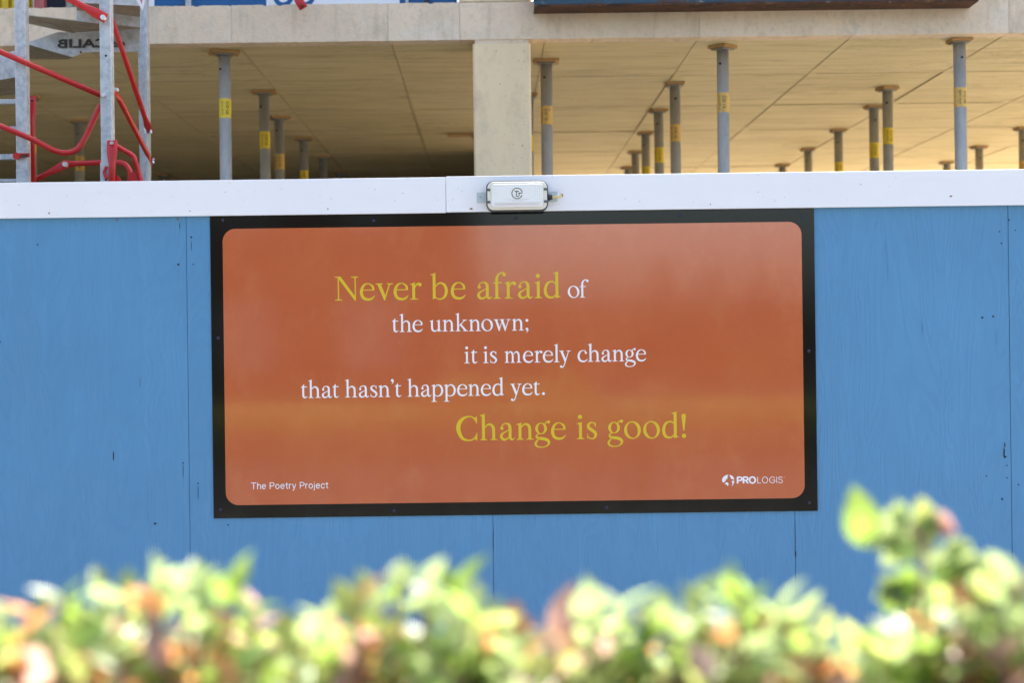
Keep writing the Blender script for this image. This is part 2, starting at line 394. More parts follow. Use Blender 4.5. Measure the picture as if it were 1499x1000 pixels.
def make_prop(label):
    t = empty('steel_prop', (0,0,0), label, 'prop')
    # origin on the ground, head at soffit
    H = SZ0+.003
    MB().tube([(0,0,.9),(0,0,H-.022)], PR, 20).build('inner_tube', PROP, t, True)
    MB().tube([(0,0,.012),(0,0,1.05)], .040, 20).build('outer_tube', PROP, t, True)
    MB().tube([(0,0,1.0),(0,0,1.07)], .056, 12).build('collar_nut', RUST, t)
    MB().box(-.06,.06,-.06,.06,-.012,0.0).box(-.06,.06,-.06,.06,0,.012).build('base_plate', RUST, t)
    MB().box(-.046,.046,-.046,.046,H-.028,H-.020).build('head_plate', PROP, t, bevel=.002)
    MB().box(-.056,.056,-.050,.050,H-.0198,H-.0035).build('packer', PACK, t, bevel=.001)
    MB().tube([(-.012,-PR-.0012,H-.105),(-.012,-PR+.004,H-.105)], .0062, 10).build('pin_hole', DARKHOLE, t)
    lb = MB().tube([(0,0,H-.37),(0,0,H-.265)], PR+.0006, 20, caps=False).build('label', LABEL, t, True)
    for me, ang, dz in ((print_big, .35, 0), (print_small, -.55, 0)):
        o = bpy.data.objects.new('lettering', me); C.objects.link(o); o.parent = lb
        if not me.materials: me.materials.append(INK)
        o.location = (0,0,H-.3175); o.rotation_euler.z = ang
    return t
def kids(o): return [c for c in bpy.data.objects if c.parent == o]
proto_tree = None
# (x of head, y of head, lettering side, spin, look, words)
props = [
 (328,74,.30,'c','y','clean grey steel prop with bright yellow label left of the concrete column'),
 (389,133,.05,'w','y','dark brown steel prop with yellow label, directly behind the clean grey one'),
 (411,170,.45,'w','o','short brown-grey prop with amber label just behind the yellow-labelled dark one'),
 (445,201,.1,'w','y','dark prop showing only the top half of a yellow label, left of two stubby ones'),
 (472,228,.15,'w','n','short dark prop top between the half-labelled one and the lowest plate on the left'),
 (497,250,.2,'w','n','prop showing just its brown head plate above the white board, left of column'),
 (115,175,.3,'w','o','prop in deep shade behind the curved red rail between two scaffold posts'),
 (240,254,.1,'w','n','barely visible prop head in deep shade just right of the scaffold'),
 (46,140,.1,'w','y','prop almost hidden behind the leftmost galvanised scaffold post'),
 (702,195,.0,'w','n','prop hidden behind the concrete column with its head plate showing on the left'),
 (797,88,.02,'w','o','dark prop with torn amber label close to the right edge of the concrete column'),
 (770,137,.05,'w','y','prop hidden behind the column right edge, only a sliver of yellow label showing'),
 (989,121,.0,'w','o','dark prop with cream and amber label, tallest of the row right of column'),
 (966,160,.2,'w','y','brown-grey prop with yellow label, second tallest of the row right of column'),
 (945,193,.03,'w','y','dark prop, yellow label cut by the white board, middle of row right of column'),
 (929,221,.1,'w','n','short prop without visible label, fourth of the receding row right of the column'),
 (917,244,.2,'w','n','shortest stub of the receding row right of the column'),
 (1055,66,.75,'c','o','tall grey prop with amber label and skewed head packer under the bright ceiling'),
 (1407,57,.04,'c','o','tallest light grey prop with pale amber label at the right of the bright ceiling'),
 (1299,127,.25,'w','y','grey-brown prop with yellow label, the taller of a close pair'),
 (1279,154,.1,'w','y','grey-brown prop with yellow label, the shorter of a close pair'),
 (1229,189,.02,'w','y','prop whose yellow label top meets the white board, left of the close pair'),
 (1184,217,.05,'w','n','short unlabelled prop standing between the smallest stub and the half-labelled one'),
 (1147,240,.2,'w','n','smallest prop stub under the middle of the bright ceiling'),
 (1386,236,.1,'w','n','small prop stub just left of the tallest light grey prop'),
 (1436,213,.3,'w','n','short pale brown prop just right of the tallest light grey prop'),
 (1496,186,.1,'w','o','prop cut off by the right border of the photograph'),
]
first = make_prop('x'); fk = kids(first); fsub = {c: kids(c) for c in fk}
for i, (px, py, spin, look, lab, words) in enumerate(props):
    u, v = px-749.5, HORIZON-(py+1)
    Y = (SZ0-.004-CAMZ)*F/(-u*sin(ROLL)+v*cos(ROLL))
    X = at(px, py, Y).x
    if i == 0: r = first; cc = [(c, fsub[c]) for c in fk]
    else:
        r = first.copy(); C.objects.link(r); cc = []
        for c in fk:
            n = c.copy(); C.objects.link(n); n.parent = r; gs = []
            for g in fsub[c]:
                h = g.copy(); C.objects.link(h); h.parent = n; gs.append(h)
            cc.append((n, gs))
    r.location = (X, Y, 0); r['label'] = words; r['group'] = 'steel props under the slab'
    r.rotation_euler = (radians(random.uniform(-.25,.25)), radians(random.uniform(-.25,.25)), 0)
    for n, gs in cc:
        k = n.name.split('.')[0]
        if k in ('head_plate', 'packer'): n.rotation_euler.z = spin
        if k == 'packer': n.scale = ({328:1.4, 389:1.35, 411:1.2, 797:1.25, 702:4.1, 445:1.2}.get(px, 1), 1.15, 1)
        if k == 'pin_hole':
            n.rotation_euler.z = random.choice([0,.0,.5,.35,-.2])
        if k in ('inner_tube',) and look == 'c':
            n.data = n.data.copy(); n.data.materials[0] = PROPC
        if k == 'label':
            n.rotation_euler.z = random.uniform(-.35,.35)
            if lab == 'o': n.data = n.data.copy(); n.data.materials[0] = LABEL2
            n.location.z += random.uniform(-.006,.012)

# ------------------------------------------------------------------ things on and at the slab edge
gy = BY+.16
cont = empty('site_container', (at(500,0,gy).x, gy+1, SZ1), 'blue site container standing on the slab above the hoarding', 'container')
ca, cb = at(213,0,gy).x, at(668,0,gy).x
MB().box(ca, cb, gy, gy+2.2, SZ1, SZ1+2.4).build('body', BLUEC, cont, bevel=.01)
def front(name, p0, p1, z0, z1, mat, d=.012, parent=cont):
    return MB().box(at(p0,0,gy).x, at(p1,0,gy).x, gy-d, gy-.0005, SZ1+z0, SZ1+z1).build(name, mat, parent)
front('door_post', 273, 281, 0, 2.35, GALV, .03); front('foot_bracket', 266, 273.5, 0, .03, BLACK, .05)
front('door_post', 594, 598, 0, 2.35, GALV, .03); front('foot_bracket', 622, 629, 0, .05, BLACK, .05)
front('notice', 217.5, 226, .012, .25, WTEXT, .004)
front('banner', 390, 585, .012, .42, WTEXT, .004)
lm = glyph_text('oo', .21, .003)
for p in range(1):
    o = bpy.data.objects.new('banner_mark', lm); C.objects.link(o); lm.materials.append(BLUEC); o.parent = cont
    o.matrix_parent_inverse = Matrix.Translation(-cont.location)
    o.rotation_euler = (pi/2,0,0); o.location = (at(399,0,gy).x, gy-.006, SZ1+.028)
# left end pieces on the slab
yb = empty('plastic_barrier', (at(20,0,gy).x, gy, SZ1), 'ribbed yellow plastic barrier on the slab edge behind the scaffold', 'barrier')
mb = MB(); x0, x1 = at(-60,0,gy).x, at(46,0,gy).x
mb.box(x0, x1, gy+.03, gy+.4, SZ1, SZ1+1.0); mb.build('body', YEL, yb, bevel=.01)
for k in range(7):
    xa = x0+(x1-x0)*(k+.1)/7; MB().box(xa, xa+(x1-x0)*.09, gy+.005, gy+.029, SZ1+.01, SZ1+.95).build('rib', YEL, yb)
rb_ = empty('panel_stack', (at(55,0,gy).x, gy, SZ1), 'faded red upright panel beside the yellow barrier on the slab', 'panel')
MB().box(at(48,0,gy).x, at(63.5,0,gy).x, gy+.01, gy+.1, SZ1, SZ1+1.1).build('board', REDP, rb_)
MB().box(at(48,0,gy).x, at(49.5,0,gy).x, gy, gy+.0095, SZ1, SZ1+1.1).build('edge_strip', plain('pale_edge',(.45,.40,.38),.6), rb_)
dk = empty('netting_screen', (at(90,0,gy).x, gy, SZ1), 'dark debris netting screen between the red panel and blue container', 'screen')
MB().box(at(64,0,gy).x, at(210,0,gy).x, gy+.06, gy+.075, SZ1, SZ1+1.6).build('netting', DKP, dk)
for p in (100, 112, 150): MB().tube([(at(p,0,gy).x,gy+.03,SZ1),(at(p,0,gy).x,gy+.03,SZ1+1.7)], .022, 10).build('upright', GALV, dk, True)
# rusty channel hung in front of the slab edge
cy0 = 7.985; zc = SZ1-.066
chx0, chx1 = at(782,14,cy0).x, at(1433,10,cy0).x
ch = empty('steel_channel', ((chx0+chx1)/2, cy0, zc), 'long blue painted steel channel with rusty lower flange fixed over the slab edge', 'steel beam')
MB().box(chx0, chx1, cy0, BY-.002, zc, zc+.012).build('lower_flange', RUST, ch, bevel=.002)
MB().box(chx0, chx1, cy0+.05, cy0+.062, zc+.012, zc+.20).build('web', RBLUE, ch)
MB().box(chx0, chx1, cy0, cy0+.05, zc+.0125, zc+.034).build('lip', RBLUE, ch)
MB().box(chx0, chx1, cy0-.01, BY-.01, zc+.20, zc+.212).build('upper_flange', RUST, ch)
MB().box(chx0-.004, chx0+.012, cy0-.004, cy0+.05, zc+.035, zc+.2).build('end_plate', RUST, ch)
for k in range(9):
    xx = chx0+.03+(chx1-chx0-.06)*k/8
    MB().box(xx-.006, xx+.006, cy0+.0, cy0+.049, zc+.0345, zc+.19).build('stiffener', RBLUE, ch)
    MB().tube([(xx+.04,cy0+.04,zc+.07),(xx+.04,cy0+.0495,zc+.07)], .014, 6).build('bolt', SILVER, ch)
# brace end overhanging the slab edge
byv = 8.05
def bar(name, pts, r, mat, parent, fl=(True, True), n=1, bolts=()):
    """round bar with hammered flat ends"""
    P = [Vector(p) for p in pts]
    L = .055
    d0 = (P[1]-P[0]).normalized(); d1 = (P[-1]-P[-2]).normalized()
    path = []; flat = []
    if fl[0]: path += [P[0]-d0*.012, P[0]+d0*L*.8]; flat += [(.22,1.5),(.25,1.5)]; path.append(P[0]+d0*L*1.7); flat.append(None)
    else: path.append(P[0]); flat.append(None)
    for p in P[1:-1]: path.append(p); flat.append(None)
    if fl[1]: path += [P[-1]-d1*L*1.7, P[-1]-d1*L*.8, P[-1]+d1*.012]; flat += [None,(.25,1.5),(.22,1.5)]
    else: path.append(P[-1]); flat.append(None)
    b = MB().tube(path, r, 12, flat=flat).build(name, mat, parent, True)
    return b
def bolt(p, parent, r=.011, mat=None):
    return MB().tube([(p[0],p[1]-.016,p[2]),(p[0],p[1]+.006,p[2])], r, 6).build('bolt', mat or SILVER, parent)
br = empty('red_brace', at(444,10,byv), 'red steel brace end hanging over the slab in front of the blue container', 'brace')
pb = at(443,9,byv); pt = at(360,-125,8.29)
bar('rod', [pb, pt], .015, RED, br, (True, False)); bolt(pb, br, .008, RUST)

# ------------------------------------------------------------------ scaffold stair tower
tw = empty('scaffold_tower', (-2.2,7.4,0), 'galvanised scaffold stair tower with red braces behind the hoarding at the far left', 'scaffold')
def post(pt_, pb_, wpx, Y, dep, mat=GALV, z1=6.0):
    a = at(pb_[0], pb_[1], Y); 
    wd = wpx*Y/F
    return MB().box(a.x, a.x+wd, Y, Y+dep, 0, z1).build('post', mat, tw, bevel=.004)
pA = post((20,0),(23,200),16.3,7.0,.055)
pB = post((143,0),(147.3,200),16.6,6.95,.055)
aC = at(203,130,7.85)
MB().box(aC.x, aC.x+.043, 7.85, 7.862, 0, 6).box(aC.x+.0432, aC.x+.055, 7.80, 7.862, 0, 6).build('post', GALV, tw)
# lower sleeves
a = at(148,238,6.95); MB().box(a.x-.003, a.x+.0537, 6.944, 6.949, 0, a.z).build('sleeve', GALV, tw)
a = at(25,248,7.0); MB().box(a.x-.003, a.x+.0537, 6.994, 6.999, 0, a.z).build('sleeve', GALV, tw)
def plate(name, pts, mat=GALV, t=.004, parent=tw):
    return MB().slab([at(*p) for p in pts], t).build(name, mat, parent)
# stair strings and treads seen from below
tp = plate('stair_string', [(36,63,7.5),(86,46,7.5),(112,47,7.5),(205,42,7.5),(205,75,7.5),(124,76,7.5),(106,83,7.5)])
plate('tread_underside', mat=BOUNCE, pts=[(36,63,7.503),(106,83.3,7.503),(101,86.5,7.9),(36,86,7.9)])
plate('tread_underside', mat=BOUNCE, pts=[(36,22,7.3),(144,33.5,7.3),(112,47,7.497),(107,48,7.497),(36,33,7.497)])
plate('tread_underside', mat=BOUNCE, pts=[(144,33.5,7.3),(205,40.5,7.3),(205,42,7.497),(112,47,7.497)])
plate('stair_string', [(112,14,7.3),(205,24,7.3),(205,40.5,7.3),(112,30,7.3)])
plate('tread_underside', mat=BOUNCE, pts=[(112,3,7.1),(205,8,7.1),(205,24,7.297),(112,14,7.297)])
plate('stair_string', [(112,-30,7.1),(205,-30,7.1),(205,8,7.1),(112,3,7.1)])
plate('stair_string', [(-60,98,7.2),(26,72,7.2),(26,112,7.2),(-60,127,7.2)])
plate('tread_underside', mat=BOUNCE, pts=[(-60,127,7.203),(26,112,7.203),(26,138,7.6),(-60,143,7.6)])
tm = glyph_text('esCALIB', .057, .0016, .0004)
xsz = [v.co.x for v in tm.vertices]; wid = max(xsz)
for v in tm.vertices: v.co.x = -v.co.x+wid
tm.flip_normals(); tm.materials.append(INK)
o = bpy.data.objects.new('lettering', tm); C.objects.link(o); o.parent = tp
p0 = at(84.5,69,7.5); p1 = at(183.5,68,7.5)
o.rotation_euler = (pi/2,0,0)
o.location = (p0.x, 7.4935, p0.z-.002); o.scale = ((p1.x-p0.x)/wid, 1, 1)
MB().disc_cyl(at(118,75.5,7.49), .004, 7.488, 7.4995).build('bolt_hole', DARKHOLE, tp)
for p in ((155,81,6.949),(155,263,6.943)): MB().disc_cyl(at(*p), .0048, p[2]-.0008, p[2]+.001).build('bolt_hole', DARKHOLE, tw)
# rungs
for y_, h in ((148,7),(187,5),(229,8),(264,5)):
    a0, a1 = at(-60,y_,7.05), at(24,y_,7.05)
    MB().box(a0.x, a1.x, 7.05, 7.09, a1.z-h*.5*7.05/F, a1.z+h*.5*7.05/F).build('rung', GALV, tw, bevel=.003)
cl = at(32.5,227,6.99); MB().box(cl.x-.037, cl.x+.034, 6.984, 6.993, cl.z-.009, cl.z+.009).build('clamp', RED, tw, bevel=.002)
cl = at(24,228,6.98); MB().tube([(cl.x,6.975,cl.z),(cl.x,6.993,cl.z)], .016, 8).build('clamp', RED, tw)
MB().box(cl.x+.02, cl.x+.05, 6.981, 6.9835, cl.z-.004, cl.z+.007).build('clamp', RUST, tw)
# red bars
r_ = .0128
bar('brace', [at(30,-40,6.90), at(152,24.5,6.925)], .0145, RED, tw, (False,True)); bolt(at(151.5,25.5,6.915), tw, .012)
bar('brace', [at(-60,46,6.96), at(0,75,6.96), at(150,140,7.02)], r_, RED, tw, (False,False)); bolt(at(152.5,139,6.947), tw, .0095)
rail = smooth_path([at(-70,155,6.95), at(0,184,6.95), at(46,203,6.96), at(78,219.5,6.98), at(96,223.5,6.99), at(110,220,7.0), at(120,209,7.01), at(130,190,7.02), at(148,152,7.03)], 6)
MB().tube(rail, r_, 12).build('guard_rail', RED, tw, True)
bar('brace', [at(163,26,7.1), at(219,192,7.75)], .0125, DRED, tw, (False,True))
bar('brace', [at(167.5,131,7.05), at(222,237,7.75)], .0125, DRED, tw, (True,True))
bolt(at(166,131,7.03), tw, .007); bolt(at(171,131,7.04), tw, .009)
for p in ((213,191,7.74),(221,191,7.74),(224,235,7.74)):
    c = at(*p); MB().tube([(c.x,c.y,c.z-.012),(c.x,c.y,c.z),(c.x,c.y,c.z+.012)], [.009,.004,.009], 6).build('wing_nut', SILVER, tw)
bar('brace', [at(46.5,144,7.10), at(49,300,7.10)], .0125, RED, tw, (True,False)); MB().disc_cyl(at(46.3,146.5,7.09), .005, 7.094, 7.1).build('bolt_hole', DARKHOLE, tw)
bar('brace', [at(48,264.5,7.13), at(96,240.5,7.12)], .0125, DRED, tw, (False,True))
lo = smooth_path([at(110,239.5,7.13), at(146,238,7.13), at(166,237.5,7.12), at(180,239,7.1), at(188,246,7.08), at(191,256,7.06), at(192,290,7.05)], 6)
MB().tube([at(89,242.5,7.125), at(97,240.2,7.125)]+lo, [.012,.012]+[r_]*len(lo), 12, flat=[(.3,1.5),(.3,1.5)]+[None]*len(lo)).build('guard_rail', DRED, tw, True)
bolt(at(96,240.5,7.105), tw, .012)
bar('brace', [at(164.3,209,6.93), at(163.4,300,6.93)], .0155, RED, tw, (True,False)); bolt(at(164.3,209.5,6.93), tw, .008, GALV)
lo = smooth_path([at(166,211,6.97), at(180,219,6.98), at(194,227.5,6.99), at(198,236,6.99), at(203,252,7.0), at(210,280,7.0)], 5)
MB().tube(lo, .0115, 12).build('guard_rail', DRED, tw, True)
c = at(157,252,6.935); MB().tube([(c.x,6.925,c.z-.03),(c.x-.012,6.925,c.z),(c.x,6.925,c.z+.025)], .008, 8).build('clamp', RED, tw)
c = at(198,262,7.02); MB().tube([(c.x,7.0,c.z),(c.x,7.03,c.z)], .032, 14).build('clamp', DRED, tw)
c = at(168,262,6.96); MB().tube([(c.x,6.95,c.z-.01),(c.x,6.97,c.z-.01)], .028, 12).build('clamp', DRED, tw)
plate('tag_card', [(196,-6,7.05),(213,-6,7.05),(209,15,7.05)], WTEXT, .001)
plate('tag_card', [(203,-6,7.045),(209,-6,7.045),(207.5,6,7.045)], plain('pink_print',(.6,.2,.25),.5), .0008)

# ------------------------------------------------------------------ hoarding
ho = empty('hoarding', (0, HY, 0), 'blue painted plywood site hoarding topped by a white fascia board', 'fence')
seams = [-4.97,-3.75,-2.532,-1.311,-.0865,1.135,2.0115,3.232,4.452,5.67]
FZ0, FZ1 = CAMZ+.5385, CAMZ+.6825
for i in range(len(seams)-1):
    dy = [0,.0,.001,0,.0015,.001,.0,.002,0][i]
    MB().box(seams[i]+.0008, seams[i+1]-.0008, HY+dy, HY+.018+dy, .015, FZ1-.02).build('plywood_sheet', PLY, ho, bevel=.0008)
    MB().box(seams[i]-.05, seams[i]+.05, HY+.024, HY+.12, 0, FZ1-.02).build('fence_post', RAW, ho)
for z in (.35, 1.2, 2.05): MB().box(seams[0], seams[-1], HY+.1205, HY+.17, z, z+.1).build('rail', RAW, ho)
fx = at(653,290,HY).x
def fascia(x0, x1, z0, z1, y):
    return MB().box(x0, x1, y, HY-.0005, z0, z1).build('fascia_board', WHITE, ho, bevel=.0015)
fascia(seams[0], fx-.0006, FZ0-.0025, FZ1-.0025, HY-.0205)
fascia(fx+.001, seams[-1], FZ0, FZ1, HY-.022)
MB().box(seams[0], seams[-1], HY+.0205, HY+.1, FZ1-.03, FZ1-.006).build('capping', RAW, ho)
holes = [(55,358),(280,347),(283,387),(261,387),(0,501),(227,767),(334,769),(290,708),(268,678),(171,321.5,1),(260,320.5,1),(1477,322),
 (1463,339),(1486,337),(1466,356),(1438,465),(1454,463),(1474,700),(1467,731),(1474,682),(1491,710),(1472,669),(803,890),(1444,697),(72,312,1),(278,309),(480,305.5,1),(1392,287,2),(690,305.5,2),
 (28,300),(330,281),(590,283),(1110,281),(1260,270),(1040,299)]
rh = random.Random(3)
for h in holes:
    onf = (h[1] < 320)
    y = (HY-(.022 if h[0] > 653 else .0205) if onf else HY)
    c = at(h[0], h[1], y); kind = h[2] if len(h) > 2 else 0
    r = rh.uniform(.0028,.0046)*(.55 if onf and kind == 0 else 1)
    n = 9; pts = [(c.x+r*(1.6 if kind == 2 else 1)*rh.uniform(.7,1.2)*cos(2*pi*k/n), y-.0009, c.z+r*rh.uniform(.7,1.2)*sin(2*pi*k/n)) for k in range(n)]
    MB().prism(pts, .0012).build('screw_hole', RUSTDOT if kind else DARKHOLE, ho)
for (p, q, l, wd) in ((1350,480,18,.3),(205,560,16,.3),(870,870,9,.5),(166,668,15,1.6),(1470,664,17,2.0),(280,360,16,.7),(290,722,22,.8),(268,690,22,.7),(263,331,9,.8),(1165,812,10,1.2),(1471,652,8,1.6),(722,792,40,.7),(1164,790,60,.5)):
    pts = [at(p-.4*wd,q-l*.5,HY-.0008), at(p+.5*wd,q-l*.3,HY-.0008), at(p+.35*wd,q+l*.5,HY-.0008), at(p-.5*wd,q+l*.25,HY-.0008)]
    MB().prism(pts, .0009).build('split', DARKHOLE, ho)

# ------------------------------------------------------------------ printed sign
SY = HY-.006
sg = empty('printed_sign', (0, SY, 1.01), 'orange poem sign with black border screwed to the blue hoarding', 'sign')
X0, X1, Z0, Z1 = -1.2135, 1.2262, CAMZ-.6865, CAMZ+.5365
MB().box(X0, X1, SY, HY-.0005, Z0, Z1).build('backing_panel', BLACKP, sg, bevel=.0006)
def rrect(x0, x1, z0, z1, r, y, n=10):
    P = []
    for cx, cz, a0 in ((x1-r,z1-r,0),(x0+r,z1-r,90),(x0+r,z0+r,180),(x1-r,z0+r,270)):
        for k in range(n+1):
            a = radians(a0+90*k/n); P.append((cx+r*cos(a), y, cz+r*sin(a)))
    return P[::-1]
MB().prism(rrect(-1.1632, 1.1745, CAMZ-.634, CAMZ+.4835, .052, SY-.0007), .0006).build('orange_field', ORANGE, sg)
TY = SY-.00085
# --- serif alphabet drawn as pen strokes; x-height = 1
G = {}
def S(pts): return ('s', pts)
def P_(*pts): return ('p', pts)
def D(x, y, r): return ('d', (x, y, r))
def R_(cx, cy, rx, ry, ix, iy, tilt=0): return ('r', (cx, cy, rx, ry, ix, iy, tilt))
def foot(a, b, y=0, s0=None, s1=None):
    m_ = (a+b)/2; s0 = m_-.085 if s0 is None else s0; s1 = m_+.085 if s1 is None else s1
    return P_((a,y),(b,y),(b,y+.035),(s1,y+.085),(s0,y+.085),(a,y+.035))
def head(a, b, y, s0, s1): return P_((a,y),(a,y-.035),(s0,y-.09),(s1,y-.09),(b,y-.035),(b,y))
def stem(x, z0, z1, w_=.17): return P_((x-w_/2,z0),(x+w_/2,z0),(x+w_/2,z1),(x-w_/2,z1))
def flag(x, y, w_=.17, l=.21): return P_((x-w_/2,y-.16),(x+w_/2,y-.16),(x+w_/2,y+.02),(x+w_/2-.03,y+.02),(x-l*.6,y-.045),(x-l-.0,y-.06),(x-l-.0,y-.095),(x-w_/2,y-.125))
bowlR = [(.27,.74,.05),(.42,.91,.08),(.60,.97,.10),(.82,.84,.15),(.925,.52,.18),(.84,.18,.15),(.62,.025,.09),(.42,.03,.07),(.27,.14,.05)]
G['e'] = (.9, [S([(.80,.60,.13),(.76,.82,.13),(.50,.985,.06),(.22,.86,.13),(.09,.50,.18),(.2,.15,.17),(.50,.035,.14),(.74,.11,.10),(.88,.27,.03)]), P_((.12,.57),(.865,.57),(.87,.63),(.12,.625))])
G['o'] = (1.0, [R_(.5,.5,.5,.53,.315,.465,-.18)])
G['c'] = (.87, [S([(.70,.80,.12),(.66,.93,.09),(.48,.985,.06),(.22,.86,.13),(.09,.50,.18),(.2,.15,.17),(.50,.035,.14),(.72,.10,.09),(.86,.25,.03)]), D(.72,.77,.095)])
G['a'] = (.89, [D(.13,.70,.095), S([(.09,.72,.07),(.17,.90,.07),(.38,.985,.07),(.56,.90,.15),(.61,.70,.17),(.61,.22,.17),(.66,.06,.14),(.77,.03,.09),(.89,.13,.03)]),
   S([(.60,.62,.05),(.36,.50,.07),(.13,.35,.13),(.09,.18,.17),(.22,.03,.13),(.42,.06,.10),(.60,.24,.04)])])
G['n'] = (1.05, [stem(.215,.03,.92), flag(.215,1.0), foot(0,.43), S([(.29,.74,.05),(.45,.91,.09),(.63,.93,.13),(.77,.78,.17),(.80,.55,.17),(.80,.03,.17)]), foot(.59,1.03,0,.715,.885)])
G['h'] = (1.08, [stem(.215,.03,1.47), flag(.215,1.55), foot(0,.43), S([(.29,.74,.05),(.45,.91,.09),(.64,.93,.13),(.79,.78,.17),(.82,.55,.17),(.82,.03,.17)]), foot(.61,1.06,0,.735,.905)])
G['m'] = (1.52, [stem(.2,.03,.92,.16), flag(.2,1.0,.16,.2), foot(0,.4,0,.12,.28),
   S([(.27,.74,.05),(.41,.91,.09),(.56,.93,.13),(.67,.78,.16),(.70,.55,.16),(.70,.03,.16)]), foot(.51,.89,0,.62,.78),
   S([(.77,.74,.05),(.93,.91,.09),(1.07,.93,.13),(1.19,.78,.16),(1.22,.55,.16),(1.22,.03,.16)]), foot(1.03,1.45,0,1.14,1.30)])
G['u'] = (1.04, [S([(.20,.96,.17),(.20,.45,.17),(.23,.17,.17),(.42,.04,.12),(.60,.09,.08),(.74,.24,.04)]), flag(.2,.98,.17,.2), stem(.79,.1,.95), flag(.79,.98,.17,.2), P_((.705,.15),(.705,-.01),(.74,-.01),(1.03,.06),(1.03,.095),(.875,.12),(.875,.15))])
G['r'] = (.69, [stem(.215,.03,.92), flag(.215,1.0), foot(0,.49,0,.13,.30), S([(.28,.70,.05),(.40,.90,.09),(.56,.97,.12)]), D(.59,.89,.105)])
G['i'] = (.46, [stem(.23,.03,.92), flag(.23,1.0), foot(0,.46), D(.215,1.33,.125)])
G['l'] = (.46, [stem(.23,.03,1.47), flag(.23,1.55), foot(0,.46)])
G['b'] = (1.03, [stem(.20,.05,1.47), flag(.20,1.55), S(bowlR), P_((.115,.10),(.115,0),(.15,0),(.22,.05),(.3,.06),(.3,.12))])
G['d'] = (1.0, [S([(.76,.80,.05),(.62,.94,.08),(.46,.98,.09),(.22,.86,.14),(.095,.49,.18),(.18,.15,.17),(.40,.03,.12),(.58,.06,.09),(.76,.24,.05)]), stem(.79,.1,1.47), flag(.79,1.55), P_((.705,.15),(.705,-.01),(.74,-.01),(1.0,.06),(1.0,.095),(.875,.12),(.875,.15))])
G['p'] = (1.03, [stem(.215,-.45,.92), flag(.215,1.0), S([(a,b,c) for a,b,c in bowlR]), foot(0,.47,-.48,.13,.30)])
G['t'] = (.57, [P_((0,.90),(.0,.925),(.16,1.03),(.25,1.17),(.295,1.17),(.295,.985),(.56,.985),(.55,.915),(.295,.91)), S([(.21,.95,.17),(.21,.30,.17),(.25,.10,.16),(.38,.03,.11),(.57,.13,.03)])])
G['f'] = (.78, [foot(0,.47,0,.135,.305), S([(.22,.03,.17),(.22,1.05,.17),(.25,1.30,.15),(.38,1.49,.09),(.56,1.54,.07),(.66,1.49,.09)]), D(.67,1.43,.105), P_((0,.915),(.52,.915),(.53,.985),(0,.965))])
G['v'] = (1.05, [P_((.10,.95),(.31,.95),(.585,.25),(.55,-.03),(.50,-.03)), P_((.79,.95),(.87,.95),(.555,-.03),(.51,.10)), head(0,.43,.99,.12,.29), head(.66,1.05,.99,.80,.86)])
G['w'] = (1.44, [P_((.09,.95),(.28,.95),(.50,.30),(.47,-.03),(.42,-.03)), P_((.68,.88),(.75,.95),(.47,-.03),(.43,.10)), P_((.60,.95),(.79,.95),(1.01,.30),(.98,-.03),(.93,-.03)),
   P_((1.22,.95),(1.29,.95),(.98,-.03),(.94,.10)), head(0,.38,.99,.11,.26), head(.50,.90,.99,.62,.77), head(1.08,1.44,.99,1.22,1.28)])
G['y'] = (1.0, [P_((.09,.95),(.29,.95),(.56,.28),(.53,-.03),(.47,-.03)), S([(.80,.95,.07),(.66,.50,.07),(.50,.0,.08),(.40,-.28,.08),(.29,-.43,.09),(.18,-.44,.1)]), D(.14,-.38,.10), head(0,.40,.99,.11,.27), head(.62,1.0,.99,.77,.83)])
G['k'] = (1.06, [stem(.215,.03,1.47), flag(.215,1.55), foot(0,.43), P_((.28,.42),(.28,.50),(.76,.95),(.84,.95),(.40,.50)), P_((.36,.55),(.50,.62),(.97,.05),(.76,.05)), head(.60,.98,.99,.74,.82), foot(.64,1.08,0,.78,.95)])
G['s'] = (.64, [S([(.53,.80,.06),(.44,.95,.06),(.28,.985,.08),(.12,.86,.14),(.13,.68,.17),(.32,.53,.18),(.50,.38,.18),(.54,.20,.15),(.42,.04,.09),(.25,.02,.07),(.10,.13,.07)]), P_((.50,.97),(.555,.99),(.56,.70),(.525,.70)), P_((.035,.02),(.08,.02),(.085,.32),(.045,.32))])
G['g'] = (.97, [R_(.41,.66,.35,.345,.185,.29), S([(.62,.86,.06),(.70,1.01,.06),(.80,1.07,.08)]), D(.86,1.04,.095),
   S([(.28,.36,.06),(.14,.25,.09),(.16,.13,.13),(.34,.07,.17),(.62,.03,.18),(.83,-.08,.17),(.86,-.25,.12),(.70,-.40,.07),(.45,-.46,.06),(.16,-.40,.10),(.07,-.24,.13),(.16,-.08,.10),(.30,.05,.05)])])
G['N'] = (1.41, [stem(.225,.03,1.36,.075), foot(0,.45,0,.187,.262), P_((.05,1.42),(.36,1.42),(1.24,.20),(1.27,-.02),(1.20,-.02),(.18,1.36)), stem(1.225,.0,1.36,.07), head(.98,1.41,1.42,1.19,1.26), P_((0,1.42),(.1,1.42),(.2,1.34),(0,1.385))])
G['C'] = (1.25, [S([(1.20,1.06,.05),(1.08,1.28,.09),(.82,1.425,.07),(.42,1.32,.16),(.15,.98,.24),(.135,.55,.24),(.36,.13,.18),(.76,0,.08),(1.06,.12,.09),(1.21,.40,.05)]), P_((1.17,1.43),(1.225,1.43),(1.235,1.0),(1.19,1.0)), P_((1.18,-.02),(1.225,-.02),(1.24,.46),(1.20,.46)), P_((1.05,1.27),(1.19,1.43),(1.2,1.2)), P_((1.05,.14),(1.19,-.02),(1.2,.25))])
